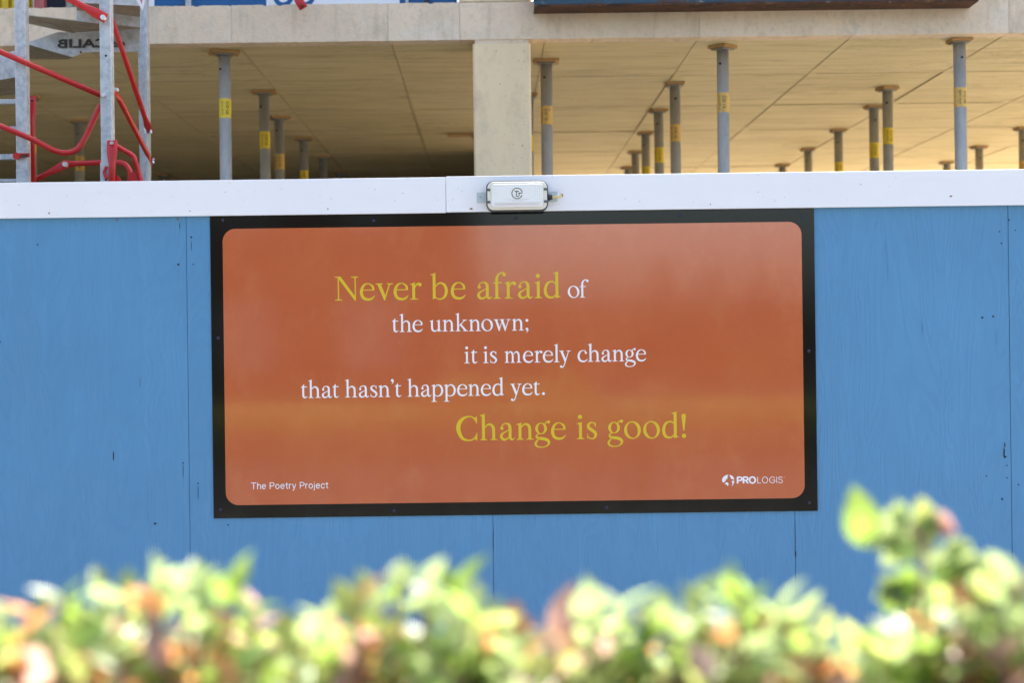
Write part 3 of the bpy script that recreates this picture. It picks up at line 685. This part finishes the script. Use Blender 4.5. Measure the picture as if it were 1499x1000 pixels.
comma = lambda x, y: [D(x,y,.12), S([(x+.03,y+.02,.15),(x+.075,y-.08,.11),(x+.03,y-.22,.06),(x-.07,y-.31,.02)])]
G[';'] = (.32, [D(.17,.87,.125)]+comma(.16,.12)); G["'"] = (.32, comma(.17,1.42)); G['.'] = (.3, [D(.15,.115,.125)])
G['!'] = (.28, [D(.14,.12,.13), P_((.10,.43),(.17,.43),(.265,1.3),(.005,1.3)), D(.135,1.31,.13)])

def ear_fill(mb, pts, y, th=.0003):
    from mathutils.geometry import tessellate_polygon
    V = [Vector((p[0], y, p[1])) for p in pts]
    mb.add(V, [tuple(t) for t in tessellate_polygon([[Vector((p[0],p[1],0)) for p in pts]])])
def put(mb, char, x, z, U, layer=0):
    y = TY-layer*.00002
    for kk, pc in enumerate(G[char][1]):
        yy = y-kk*.00003; t, a = pc
        T = lambda q: (x+q[0]*U, z+q[1]*U)
        if t == 'p': ear_fill(mb, [T(q) for q in a], yy)
        elif t == 'd':
            mb.add([(x+(a[0]+a[2]*cos(2*pi*k/18))*U, yy, z+(a[1]+a[2]*sin(2*pi*k/18))*U) for k in range(18)], [tuple(range(18))])
        elif t == 'r':
            cx, cy, rx, ry, ix, iy, ti = a; n = 32; v = []
            for k in range(n):
                an = 2*pi*k/n; v.append((x+(cx+rx*cos(an))*U, yy, z+(cy+ry*sin(an))*U))
            for k in range(n):
                an = 2*pi*k/n; px_, pz_ = ix*cos(an), iy*sin(an)
                v.append((x+(cx+px_*cos(ti)+pz_*sin(ti))*U, yy, z+(cy+pz_*cos(ti)-px_*sin(ti))*U))
            mb.add(v, [(k, (k+1) % n, n+(k+1) % n, n+k) for k in range(n)])
        else:
            pp = smooth_path([Vector(q) for q in a], 6); v = []
            for k, q in enumerate(pp):
                d = pp[min(k+1, len(pp)-1)]-pp[max(k-1, 0)]; d.z = 0; d.normalize(); nn = Vector((-d.y, d.x, 0))*max(q.z, .02)/2
                for sgn in (1, -1): v.append((x+(q.x+sgn*nn.x)*U, yy, z+(q.y+sgn*nn.y)*U))
            mb.add(v, [(2*k, 2*k+1, 2*k+3, 2*k+2) for k in range(len(pp)-1)])
def flatobj(mb, name, mat, parent):
    me = bpy.data.meshes.new(name); me.from_pydata(mb.v, [], mb.f); me.update(); me.materials.append(mat)
    import bmesh
    bm = bmesh.new(); bm.from_mesh(me)
    for f in bm.faces:
        f.normal_update()
        if f.normal.y > 0: f.normal_flip()
    bm.to_mesh(me); bm.free()
    o = bpy.data.objects.new(name, me); C.objects.link(o); o.parent = parent; o.matrix_parent_inverse = Matrix.Translation(-parent.location); return o
def line(words, off, sc, U, mat, by):
    # words: list of (text, [left edges in crop pixels]); by = (photo x, photo baseline y)
    b = at(by[0], by[1], TY); z = b.z
    for text, lefts in words:
        mb = MB()
        for ch_, l in zip(text, lefts):
            put(mb, ch_, at(off+l/sc, by[1], TY).x, z, U*TY/F)
        flatobj(mb, 'lettering', mat, sg)
line([('Never',[72,335,500,687,860]),('be',[1077,1285])], 480, 7.14, 24.6, YTEXT, (575,439.0))
line([('afraid',[132,300,420,558,732,828])], 680, 7.14, 24.6, YTEXT, (760,436.8))
line([('of',[1080,1205])], 680, 7.14, 17.0, WTEXT, (845,435.7))
line([('the',[60,137,265]),('unknown;',[437,565,695,828,952,1078,1257,1388])], 565, 6.814, 17.0, WTEXT, (675,485.0))
line([('it',[52,103]),('is',[200,252]),('merely',[368,512,602,668,755,797]),('change',[940,1022,1127,1213,1310,1397])], 670, 5.354, 17.0, WTEXT, (810,530.4))
line([('that',[43,130,285,407]),("hasn't",[555,712,843,938,1078,1127]),('ha',[1275,1430])], 435, 7.889, 17.0, WTEXT, (530,581.8))
line([('ppened',[92,237,388,517,662,795]),('yet.',[1003,1140,1268,1365])], 620, 7.889, 17.0, WTEXT, (710,579.4))
line([('Change',[70,355,598,800,1018,1222])], 660, 8.33, 24.6, YTEXT, (750,644.3))
line([('is',[77,198]),('good!',[450,655,888,1118,1357])], 835, 8.33, 24.6, YTEXT, (925,642.2))
H = {'T':(.80,[('l',[(0,.95),(.80,.95)]),('l',[(.4,0),(.4,.95)])]), 'h':(.60,[('l',[(.07,0),(.07,1.0)]),('c',[(.07,.45),(.16,.64),(.32,.70),(.50,.60),(.54,.42),(.54,.2),(.54,0)])]),
 'e':(.64,[('l',[(.08,.39),(.58,.39)]),('c',[(.58,.36),(.56,.56),(.33,.70),(.11,.57),(.065,.36),(.12,.13),(.34,.03),(.57,.15)])]),
 'P':(.72,[('l',[(.07,0),(.07,1)]),('c',[(.07,.955),(.40,.955),(.62,.88),(.68,.71),(.62,.54),(.40,.46),(.07,.46)])]),
 'o':(.67,[('o',(.335,.365,.27,.335))]), 't':(.40,[('c',[(.2,.93),(.2,.5),(.2,.2),(.25,.06),(.4,.045)]),('l',[(0,.69),(.40,.69)])]),
 'r':(.38,[('l',[(.07,0),(.07,.74)]),('c',[(.07,.42),(.14,.62),(.26,.69),(.38,.69)])]), 'y':(.60,[('l',[(.04,.74),(.31,.0)]),('c',[(.57,.74),(.42,.34),(.29,-.04),(.20,-.21),(.06,-.24)])]),
 'j':(.18,[('c',[(.1,.74),(.1,.3),(.1,-.08),(.05,-.21),(-.07,-.23)]),('o',(.1,.94,.02,.02))]),
 'c':(.60,[('c',[(.57,.50),(.48,.66),(.33,.70),(.11,.58),(.065,.365),(.11,.14),(.33,.03),(.48,.08),(.57,.23)])]),
 'R':(.74,[('l',[(.07,0),(.07,1)]),('c',[(.07,.955),(.42,.955),(.62,.88),(.67,.71),(.62,.55),(.42,.47),(.07,.47)]),('l',[(.40,.46),(.70,0)])]),
 'O':(.94,[('o',(.47,.5,.40,.47))]), 'L':(.56,[('l',[(.07,1),(.07,0)]),('l',[(.07,.045),(.56,.045)])]), 'I':(.14,[('l',[(.07,0),(.07,1)])]),
 'G':(.94,[('c',[(.84,.74),(.70,.91),(.48,.965),(.17,.80),(.07,.5),(.17,.2),(.48,.035),(.76,.13),(.86,.32),(.87,.47)]),('l',[(.89,.47),(.52,.47)])]),
 'S':(.70,[('c',[(.61,.76),(.52,.91),(.34,.96),(.13,.87),(.11,.70),(.28,.56),(.48,.49),(.63,.36),(.60,.13),(.38,.035),(.18,.08),(.07,.26)])])}
def sans(txt, x0px, x1px, basepx, capx, mat, parent, sw=.11, gap=.13):
    tot = sum(H[c][0] if c != ' ' else .30 for c in txt)+gap*(len(txt)-1)
    p = at(x0px, basepx, TY); q = at(x1px, basepx, TY); kx = (q.x-p.x)/tot; kz = capx*TY/F
    mb = MB(); cur = 0; lay = 0
    for c in txt:
        if c == ' ': cur += .30+gap; continue
        for t, a in H[c][1]:
            lay += 1; yy = TY-(lay % 4)*.00003
            if t == 'o':
                cx_, cy_, rx, ry = a; n = 24; v = []
                for d in (sw/2, -sw/2):
                    for k in range(n): v.append((p.x+(cur+cx_+(rx+d)*cos(2*pi*k/n))*kx, yy, p.z+(cy_+(ry+d)*sin(2*pi*k/n))*kz))
                mb.add(v, [(k,(k+1) % n,n+(k+1) % n,n+k) for k in range(n)]); continue
            pp = smooth_path([Vector((*q_, 0)) for q_ in a], 5) if t == 'c' else [Vector((*q_, 0)) for q_ in a]; v = []
            for k, q_ in enumerate(pp):
                d = pp[min(k+1, len(pp)-1)]-pp[max(k-1, 0)]; d.normalize(); nn = Vector((-d.y, d.x, 0))*sw/2
                for sg_ in (1, -1): v.append((p.x+(cur+q_.x+sg_*nn.x)*kx, yy, p.z+(q_.y+sg_*nn.y)*kz))
            mb.add(v, [(2*k,2*k+1,2*k+3,2*k+2) for k in range(len(pp)-1)])
        cur += H[c][0]+gap
    return flatobj(mb, 'lettering', mat, parent)
sans('The Poetry Project', 367.5, 480.5, 716.6, 9.6, WTEXT, sg, .115)
sans('PRO', 1079, 1106.5, 708.2, 9.6, WTEXT, sg, .23, .10)
sans('LOGIS', 1108.5, 1146, 708.0, 9.6, WTEXT, sg, .09)
MB().prism([(at(1148,699,TY).x+.0012*cos(k*pi/4), TY, at(1148,699,TY).z+.0012*sin(k*pi/4)) for k in range(8)], .0002).build('trade_mark_dot', WTEXT, sg)
# globe emblem (crop pixel coordinates from the enlarged photograph, scale 9.37)
shards = [[(160,235),(160,205),(172,180),(195,158),(222,146),(250,142),(232,160),(240,175),(228,190),(232,200),(205,215),(210,228),(195,238),(192,250),(172,246)],
          [(256,148),(285,150),(308,168),(322,190),(328,212),(312,210),(300,202),(288,208),(282,188),(268,182),(272,168)],
          [(292,232),(312,224),(328,228),(326,250),(314,274),(298,294),(288,298),(300,272),(302,255),(292,246)],
          [(196,262),(212,256),(220,246),(240,252),(248,268),(244,298),(232,294),(228,284),(208,276)]]
for s_ in shards:
    mb = MB(); pts = [at(1040+x/9.37, 680+y/9.37, TY) for x, y in s_]
    ear_fill(mb, [(p.x, p.z) for p in pts], TY); flatobj(mb, 'globe_emblem', WTEXT, sg)
for (a, b) in ((326,322),(547,322.5),(755,320),(995,315.5),(1175,316.5),(319.5,495),(1184,514),(1185,736.5),(888,743.5),(577,748),(323,747)):
    c = at(a, b, SY)
    MB().tube([(c.x,SY-.0035,c.z),(c.x,SY-.001,c.z),(c.x,SY+.001,c.z)], [.0045,.0072,.0072], 12).build('screw_head', NAVY, sg, True)

# ------------------------------------------------------------------ bulkhead light
LF = HY-.022
c0 = at(757,286.5,LF-.06); hw, hh = 44.5*LF/F, 21.6*LF/F
lt = empty('bulkhead_light', (c0.x, LF, c0.z), 'grey rimmed bulkhead light with white ribbed lens on the white fascia board', 'light')
cx, cz = c0.x, c0.z
def rr(name, w_, h_, r, y0, y1, mat, bev=0, parent=lt, dx=0, dz=0):
    P = rrect(cx+dx-w_, cx+dx+w_, cz+dz-h_, cz+dz+h_, r, y0, 8); return MB().prism(P, y1-y0).build(name, mat, parent, False, bev)
rr('housing', hw, hh, .026, LF-.052, LF-.001, GREYB, .003)
rr('lens_frame', hw-.004, hh-.0035, .024, LF-.066, LF-.0525, CREAM, .003)
rr('diffuser', hw-.020, hh-.013, .012, LF-.074, LF-.0655, DIFF, .003)
rr('rim', hw+.0012, hh+.0012, .028, LF-.056, LF-.0525, GREYB, .001)
for sx in (-1, 1):
    for sz in (-1, 1):
        x, z = cx+sx*(hw-.009), cz+sz*.0245
        MB().box(x-.0075, x+.0075, LF-.0700, LF-.05, z-.0045, z+.0045).build('clip', GREYB, lt, bevel=.001)
        MB().tube([(x-sx*.009,LF-.0695,z),(x-sx*.009,LF-.066,z)], .0062, 14).build('clip_screw', CREAM, lt)
for k in range(46):
    x = cx-.088+.176*k/45; MB().box(x-.0012, x+.0012, LF-.0752, LF-.0738, cz-.0395, cz-.0275).build('lens_rib', plain('lens_rib',(.72,.64,.62),.3) if k == 0 else bpy.data.materials['lens_rib'], lt)
for sx, wd in ((-1,.040),(1,.040)):
    xa = cx+sx*hw; xb = xa+sx*wd
    MB().box(min(xa,xb), max(xa,xb), LF-.004, LF-.0005, cz-.021, cz+.021).build('mounting_bracket', BRKT, lt, bevel=.0008)
    MB().tube([(xa+sx*wd*.65,LF-.0052,cz+.002),(xa+sx*wd*.65,LF-.0035,cz+.002)], .0022, 8).build('screw_head', DARKHOLE, lt)
gx = cx+hw
MB().tube([(gx,LF-.028,cz-.004),(gx+.009,LF-.028,cz-.004),(gx+.010,LF-.028,cz-.004),(gx+.019,LF-.028,cz-.004)], [.013,.0135,.011,.0095], 14).build('cable_gland', BLACK, lt, True)
MB().tube(smooth_path([(gx+.012,LF-.028,cz-.004),(gx+.030,LF-.028,cz-.005),(gx+.044,LF-.026,cz-.003),(gx+.054,LF-.018,cz+.003),(gx+.056,LF+.005,cz+.005)], 5), .0042, 10).build('cable', YCAB, lt, True)
MB().disc_cyl((gx+.0575,0,cz+.0055), .0062, LF-.0008, LF+.001).build('cable_hole', RUSTDOT, lt)
# emblem: open ring, T and J in brown
EM = plain('emblem_brown', (.06,.045,.035), .5)
ey = LF-.0747
def emb(pts, wd, yo=0):
    pp = [Vector((p[0], p[1], 0)) for p in pts]; v = []; mb = MB()
    for k, q in enumerate(pp):
        d = pp[min(k+1, len(pp)-1)]-pp[max(k-1, 0)]; d.normalize(); nn = Vector((-d.y, d.x, 0))*wd/2
        for sgn in (1, -1): v.append((cx+q.x+sgn*nn.x, ey-yo, cz+q.y+sgn*nn.y))
    mb.add(v, [(2*k,2*k+1,2*k+3,2*k+2) for k in range(len(pp)-1)]); flatobj(mb, 'emblem', EM, lt)
er = .0208; oz = .0085
ring = [(er*cos(radians(a)), oz+er*sin(radians(a))) for a in range(20, 346, 8)]
emb(ring, .0030); emb([(er*cos(radians(20)), oz+er*sin(radians(20))),(er*.98,oz+.001),(.0045,oz+.001)], .0028, .0001)
emb([(-.010,oz+.0085),(.007,oz+.0085)], .0034); emb([(-.002,oz+.0085),(-.002,oz-.008)], .0034, .0001)
emb([(.0085,oz+.001),(.0085,oz-.006),(.006,oz-.0105),(0,oz-.012),(-.006,oz-.0105)], .0028, .0001)
for z_, hw_ in ((-.0165,.045),(-.0215,.028)):
    mb = MB(); x = -hw_; rr_ = random.Random(int(hw_*1000))
    while x < hw_:
        l = rr_.uniform(.002,.006); mb.add([(cx+x,ey,cz+z_),(cx+x+l,ey,cz+z_),(cx+x+l,ey,cz+z_+.0011),(cx+x,ey,cz+z_+.0011)], [(0,1,2,3)]); x += l+.0012
    flatobj(mb, 'small_print', plain('print_grey',(.5,.48,.45),.5), lt)

# ------------------------------------------------------------------ across the road, behind the camera (seen only as reflections)
ob = empty('brick_building', (-13,-24,0), 'brown brick building across the road seen only reflected in the sign', 'building')
MB().box(-26,-.95,-34,-24,0,11).build('wall', BRICK, ob)
MB().box(-26.3,-.75,-34.3,-23.7,11.001,11.4).build('roof', GREYB, ob)
for i in range(8):
    for j in range(3):
        x, z = -25+i*3, 1.2+j*3.2
        wn = MB().box(x, x+1.4, -24.06, -23.99, z, z+1.6).build('window', GREYB, ob)
        MB().box(x+.08, x+1.32, -24.075, -24.061, z+.08, z+1.52).build('pane', GLASS, wn)
ow = empty('low_warehouse', (22,-60,0), 'long low warehouse far across the road seen only reflected in the sign', 'building')
MB().box(-.5,60,-75,-60,0,3.6).build('wall', BRICK, ow)
MB().box(-.7,60.2,-75.2,-59.8,3.601,3.9).build('roof', GREYB, ow)

EVER = plain('evergreen_foliage', (.02,.032,.012), .9, n=(9,.8,(.035,.05,.018)))
for i, (x, y, h, r, lab) in enumerate(((.9,-31,3.4,.55,'shortest dark evergreen added for the sign reflection, nearest the brick building'),(4.2,-31,4.1,.7,'tallest dark evergreen added for the sign reflection, first of the right-hand trio'),
      (5.6,-30.5,3.7,.5,'slim dark evergreen added for the sign reflection, middle of the right-hand trio'),(7.1,-31,3.9,.65,'broad dark evergreen added for the sign reflection, farthest from the brick building'))):
    t = empty('reflection_evergreen', (x, y, 0), lab, 'tree', 'evergreens added for the sign reflection')  # unseen trees added to put dark streaks into the sign's reflection
    MB().tube([(x,y,-.02),(x,y,h*.5)], [.09,.05], 8).build('trunk', RAW, t, True)
    rt = random.Random(i+40); mb = MB()
    for k in range(900):
        z = rt.uniform(.25,h); rr2 = r*(1-(z/h)**2.2)*rt.uniform(.3,1.1)+.03; a = rt.uniform(0,6.28); q = Vector((x+rr2*cos(a), y+rr2*sin(a), z))
        d1 = Vector((rt.uniform(-1,1),rt.uniform(-1,1),rt.uniform(.2,1)))*.11; d2 = Vector((rt.uniform(-1,1),rt.uniform(-1,1),rt.uniform(-.5,.5)))*.09
        mb.add([q, q+d1*.5+d2, q+d1, q+d1*.5-d2], [(0,1,2,3)])
    mb.build('crown', EVER, t)

# ------------------------------------------------------------------ hedge in front
def leafmat(name, base, tr, trans=.5):
    m = bpy.data.materials.new(name); m.use_nodes = True; nt = m.node_tree; b = nt.nodes['Principled BSDF']; out = nt.nodes['Material Output']
    b.inputs['Roughness'].default_value = .38
    oi = nt.nodes.new('ShaderNodeObjectInfo'); g = nt.nodes.new('ShaderNodeNewGeometry')
    n = nt.nodes.new('ShaderNodeTexNoise'); n.inputs['Scale'].default_value = 25; nt.links.new(g.outputs['Position'], n.inputs['Vector'])
    h1 = nt.nodes.new('ShaderNodeHueSaturation'); h1.inputs['Color'].default_value = (*base,1)
    h2 = nt.nodes.new('ShaderNodeHueSaturation'); h2.inputs['Color'].default_value = (*tr,1)
    mr = nt.nodes.new('ShaderNodeMapRange'); mr.inputs[1].default_value = .3; mr.inputs[2].default_value = .7; mr.inputs[3].default_value = .65; mr.inputs[4].default_value = 1.35
    nt.links.new(n.outputs['Fac'], mr.inputs[0])
    for h in (h1, h2): nt.links.new(mr.outputs[0], h.inputs['Value'])
    nt.links.new(h1.outputs[0], b.inputs['Base Color'])
    t = nt.nodes.new('ShaderNodeBsdfTranslucent'); nt.links.new(h2.outputs[0], t.inputs['Color'])
    mx = nt.nodes.new('ShaderNodeMixShader'); mx.inputs[0].default_value = trans
    nt.links.new(b.outputs[0], mx.inputs[1]); nt.links.new(t.outputs[0], mx.inputs[2]); nt.links.new(mx.outputs[0], out.inputs[0]); return m
LM = [leafmat('leaf_green', (.15,.24,.045), (.32,.46,.09)), leafmat('leaf_pale', (.24,.32,.12), (.43,.53,.22)), leafmat('leaf_yellow', (.25,.31,.06), (.48,.53,.16)),
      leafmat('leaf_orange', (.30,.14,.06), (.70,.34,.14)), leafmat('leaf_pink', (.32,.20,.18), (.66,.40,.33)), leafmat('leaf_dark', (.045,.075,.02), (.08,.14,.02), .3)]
STEM = plain('stem_bark', (.30,.13,.10), .7); 
def leafmesh(L, W, fold, curl):
    v = []; f = []; n = 6
    for i in range(n+1):
        t = i/n; wd = W*.5*(sin(pi*min(1, t*.97+.03))**.75)*(1.12-.35*t); y = L*t; z = -curl*L*t*t
        if i == n: wd = .0005
        v += [(-wd,y,z+fold*wd),(0,y,z),(wd,y,z+fold*wd)]
    for i in range(n):
        a = i*3; f += [(a,a+1,a+4,a+3),(a+1,a+2,a+5,a+4)]
    return v, f
LV = [leafmesh(.053,.033,.35,.25), leafmesh(.045,.029,.25,.1), leafmesh(.056,.030,.5,.4), leafmesh(.034,.022,.3,.15)]
LME = {}
def leaf_data(k, c):
    if (k, c) not in LME:
        me = bpy.data.meshes.new('leaf'); me.from_pydata(*[LV[k][0], [], LV[k][1]]); me.update(); me.materials.append(LM[c])
        for p in me.polygons: p.use_smooth = True
        LME[(k, c)] = me
    return LME[(k, c)]
hd = empty('hedge', (0,1.75,0), 'leafy yellow-green hedge with orange and pink leaves, out of focus in the foreground', 'hedge')
rl = random.Random(21)
def colour(tint=None):
    if tint is not None and rl.random() < .75: return tint
    return rl.choices([0,1,2,3,4,5], [30,44,16,7,5,0])[0]
LEAVES = []       # (matrix, kind, colour)
def leaf_at(p, d, size=1, tint=None, kind=None, roll=None):
    d = d.normalized(); up = Vector((rl.uniform(-.6,.6), rl.uniform(-.6,.6), 1)) if roll is None else roll
    x = d.cross(up);
    if x.length < .05: x = d.cross(Vector((1,0,0)))
    x.normalize(); z = x.cross(d)
    M = Matrix((x, d, z)).transposed().to_4x4(); M = Matrix.Translation(p) @ M @ Matrix.Diagonal((size,size,size,1))
    LEAVES.append((M, rl.choice([0,0,1,2,3]) if kind is None else kind, colour(tint)))
def sprig(tip, length, n, tint=None, size=1, lean=None):
    tip = Vector(tip); base = tip+Vector((rl.uniform(-.04,.04) if lean is None else -lean, rl.uniform(-.03,.03), -length))
    mid = (tip+base)/2+Vector((rl.uniform(-.012,.012), rl.uniform(-.01,.01), 0))
    path = smooth_path([base, mid, tip], 3); MB_stem.append((path, .0022))
    a = rl.uniform(0, 6)
    for i in range(n):
        t = 1-.85*(i/n)**1.1; q = base.lerp(tip, t)*.5+(base.lerp(mid, t*2) if t < .5 else mid.lerp(tip, t*2-1))*.5
        a += 2.4+rl.uniform(-.4,.4); el = 1.05-.9*(i/n)+rl.uniform(-.3,.3)
        d = Vector((cos(a)*cos(el), sin(a)*cos(el), sin(el)))
        leaf_at(q, d, size*rl.uniform(.75,1.15)*(.8 if i == 0 else 1), tint)
MB_stem = []
# crest of the hedge, following its outline
crest = [(5,862),(60,862),(98,830,0),(150,822,1),(185,826,1),(225,822),(262,818,1),(295,816),(350,806,0),(372,838,4),(402,905),(440,892),(478,868,1),(520,848,2),(548,846),(592,806,1),(625,815,1),
 (668,818,0),(690,850),(712,868,1),(742,872),(765,905),(812,930,4),(868,862,1),(905,850,1),(945,872,0),(975,862,1),(1012,842,1),(1040,838),(1078,812,0),(1100,846,2),(1140,852,1),(1162,875),(1200,885),(1225,905,3),
 (1265,915),(1300,900),(1335,880),(1440,808,1),(1462,838),(1485,806,1),(1520,800,1),(1380,840,2),(1410,850),(1350,850,1)]
for c in crest:
    if c[0] in (437,765,1225): continue
    px, py = c[0], c[1]; Y = rl.uniform(1.38,1.50); tp_ = at(px, py+48, Y)
    sprig(tp_, rl.uniform(.13,.17), 9, c[2] if len(c) > 2 else None, .92)
for c in crest:
    px, py = c[0]+rl.uniform(-14,14), c[1]+rl.uniform(22,48); Y = rl.uniform(1.40,1.6)
    if 425 < c[0] < 445 or c[0] in (765,812,1225,1265): continue
    if 630 < c[0] < 1110 and rl.random() < .55: continue
    sprig(at(px, py+52, Y), .13, 6, None, .95)
# the tall sprig at the right with a big green leaf at its left and a pinkish one on top
S0 = at(1345,905,1.44); S1 = at(1352,800,1.44); S2 = at(1330,775,1.44)
MB_stem.append((smooth_path([S0, S1, S2], 3), .0025))
for (px, py, ang, sz, k, c) in ((1266,800,100,1.15,0,0),(1290,790,55,1.0,1,1),(1300,812,28,1.15,0,1),(1340,800,60,.95,1,1),(1392,778,142,1.0,3,4),(1370,770,-15,.7,3,4),(1350,820,-20,1.1,0,1),
        (1330,830,-95,1.15,1,0),(1345,850,-60,1.1,0,0),(1365,830,-35,1.2,0,1),(1310,845,-100,.9,1,0),(1375,865,10,1.1,0,2),(1335,870,-70,1.1,1,0),(1390,800,-50,.9,0,1),(1318,770,95,.8,3,1),(1355,785,95,.9,1,2),(1380,805,10,.9,3,1),(1300,795,175,.8,3,1),(1335,790,-140,.9,1,1),(1400,830,-20,1.0,1,1),(1405,855,30,1.0,0,2),(1320,860,200,.9,3,1),(1350,880,150,.9,0,1),(1385,890,60,1.0,1,0),(1320,800,150,.9,3,2)):
    d = Vector((cos(radians(ang)), rl.uniform(-.25,.1), sin(radians(ang))))
    LEAVES.append(((lambda p, dd: (Matrix.Translation(p) @ Matrix((dd.cross(Vector((0,-1,.15))).normalized(), dd.normalized(), dd.cross(Vector((0,-1,.15))).normalized().cross(dd.normalized()))).transposed().to_4x4() @ Matrix.Diagonal((sz*1.1,sz,sz,1))))(at(px, py, 1.58), d), k, c))
# pink upright shoot
for q in range(3):
    p = at(815+q*8, 935+q*22, 1.55); LEAVES.append((Matrix.Translation(p) @ Matrix.Rotation(radians(-78), 4, 'Y') @ Matrix.Rotation(radians(-90), 4, 'Z') @ Matrix.Rotation(radians(70), 4, 'Y'), 2, 4))
vis = len(LEAVES)
# body of the hedge below the crest
for k in range(420):
    px = rl.uniform(-60,1560); py = rl.uniform(942,1030); Y = rl.uniform(1.36,1.8)
    gap = 1 if 1190 < px < 1330 or 395 < px < 455 or 640 < px < 700 or 770 < px < 850 or 920 < px < 1000 else 0
    tp_ = at(px, py+gap*42, Y); tint = None
    s_ = sin(px*.011)+sin(px*.031+1)
    if rl.random() < (.6 if (px < 330 or 480 < px < 620 or 760 < px < 920 or px > 1400) else .2): tint = rl.choice([3,3,4,4,2])
    sprig(tp_, rl.uniform(.10,.15), 7, tint, .95)
n_obj = 0
order = sorted(range(len(LEAVES)), key=lambda i: (0 if i < vis and i % 1 == 0 else 1))
st = MB()
stuffs = {c: MB() for c in range(6)}
keep = set(order[:vis][::max(1, vis//295+ (1 if vis % 295 else 0))]) if vis > 295 else set(order[:vis])
# leaves nearest the outline become objects of their own, the rest is joined
def scr(M):
    p = M.translation; return (p.z-CAMZ)/p.y
top = sorted(range(len(LEAVES)), key=lambda i: -scr(LEAVES[i][0]))
inview = [i for i in top if abs(LEAVES[i][0].translation.x/LEAVES[i][0].translation.y) < .345]
keep = set(inview[:296])
for i, (M, k, c) in enumerate(LEAVES):
    if i in keep:
        o = bpy.data.objects.new('leaf', leaf_data(k, c)); C.objects.link(o); o.parent = hd
        o.matrix_local = Matrix.Translation(-hd.location) @ M
    else:
        v, f = LV[k]; stuffs[c].add([M @ Vector(p) for p in v], f)
# dense lower body, never ending at the frame
for k in range(15000):
    x = rl.uniform(-2.6,2.6); y = rl.uniform(1.30,2.2); z = rl.uniform(.15,1.27) if rl.random() < .55 else rl.uniform(1.12,1.29)
    if .2 < z < 1.1 and 1.5 < y < 2.1 and rl.random() < .5: continue
    p = Vector((x, y, z)); a = rl.uniform(0, 6.28); el = rl.uniform(-.3,1.0)
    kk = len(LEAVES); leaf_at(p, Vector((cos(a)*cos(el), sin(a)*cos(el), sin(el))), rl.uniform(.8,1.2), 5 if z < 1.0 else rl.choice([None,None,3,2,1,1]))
    M, kd, cc_ = LEAVES.pop(); v, f = LV[kd]; stuffs[cc_].add([M @ Vector(p_) for p_ in v], f)
allv = []; allf = []; mi = []
for c in range(6):
    n = len(allv); allv += stuffs[c].v; allf += [tuple(i+n for i in f) for f in stuffs[c].f]; mi += [c]*len(stuffs[c].f)
me = bpy.data.meshes.new('foliage'); me.from_pydata(allv, [], allf); 
for c in range(6): me.materials.append(LM[c])
me.polygons.foreach_set('material_index', mi); me.polygons.foreach_set('use_smooth', [True]*len(mi)); me.update()
fo = bpy.data.objects.new('foliage', me); C.objects.link(fo); fo.parent = hd; fo.matrix_parent_inverse = Matrix.Translation(-hd.location); fo['kind'] = 'stuff'
tw_ = MB()
for path, r in MB_stem: tw_.tube(path, r, 6, caps=False)
for k in range(26):
    x = -2.5+k*.2+rl.uniform(-.05,.05); tw_.tube([(x,1.8,0),(x+rl.uniform(-.05,.05),1.78,.6),(x+rl.uniform(-.1,.1),1.75+rl.uniform(-.15,.15),1.2)], [.012,.009,.004], 7)
to = tw_.build('branches', STEM, hd, True); to['kind'] = 'stuff'
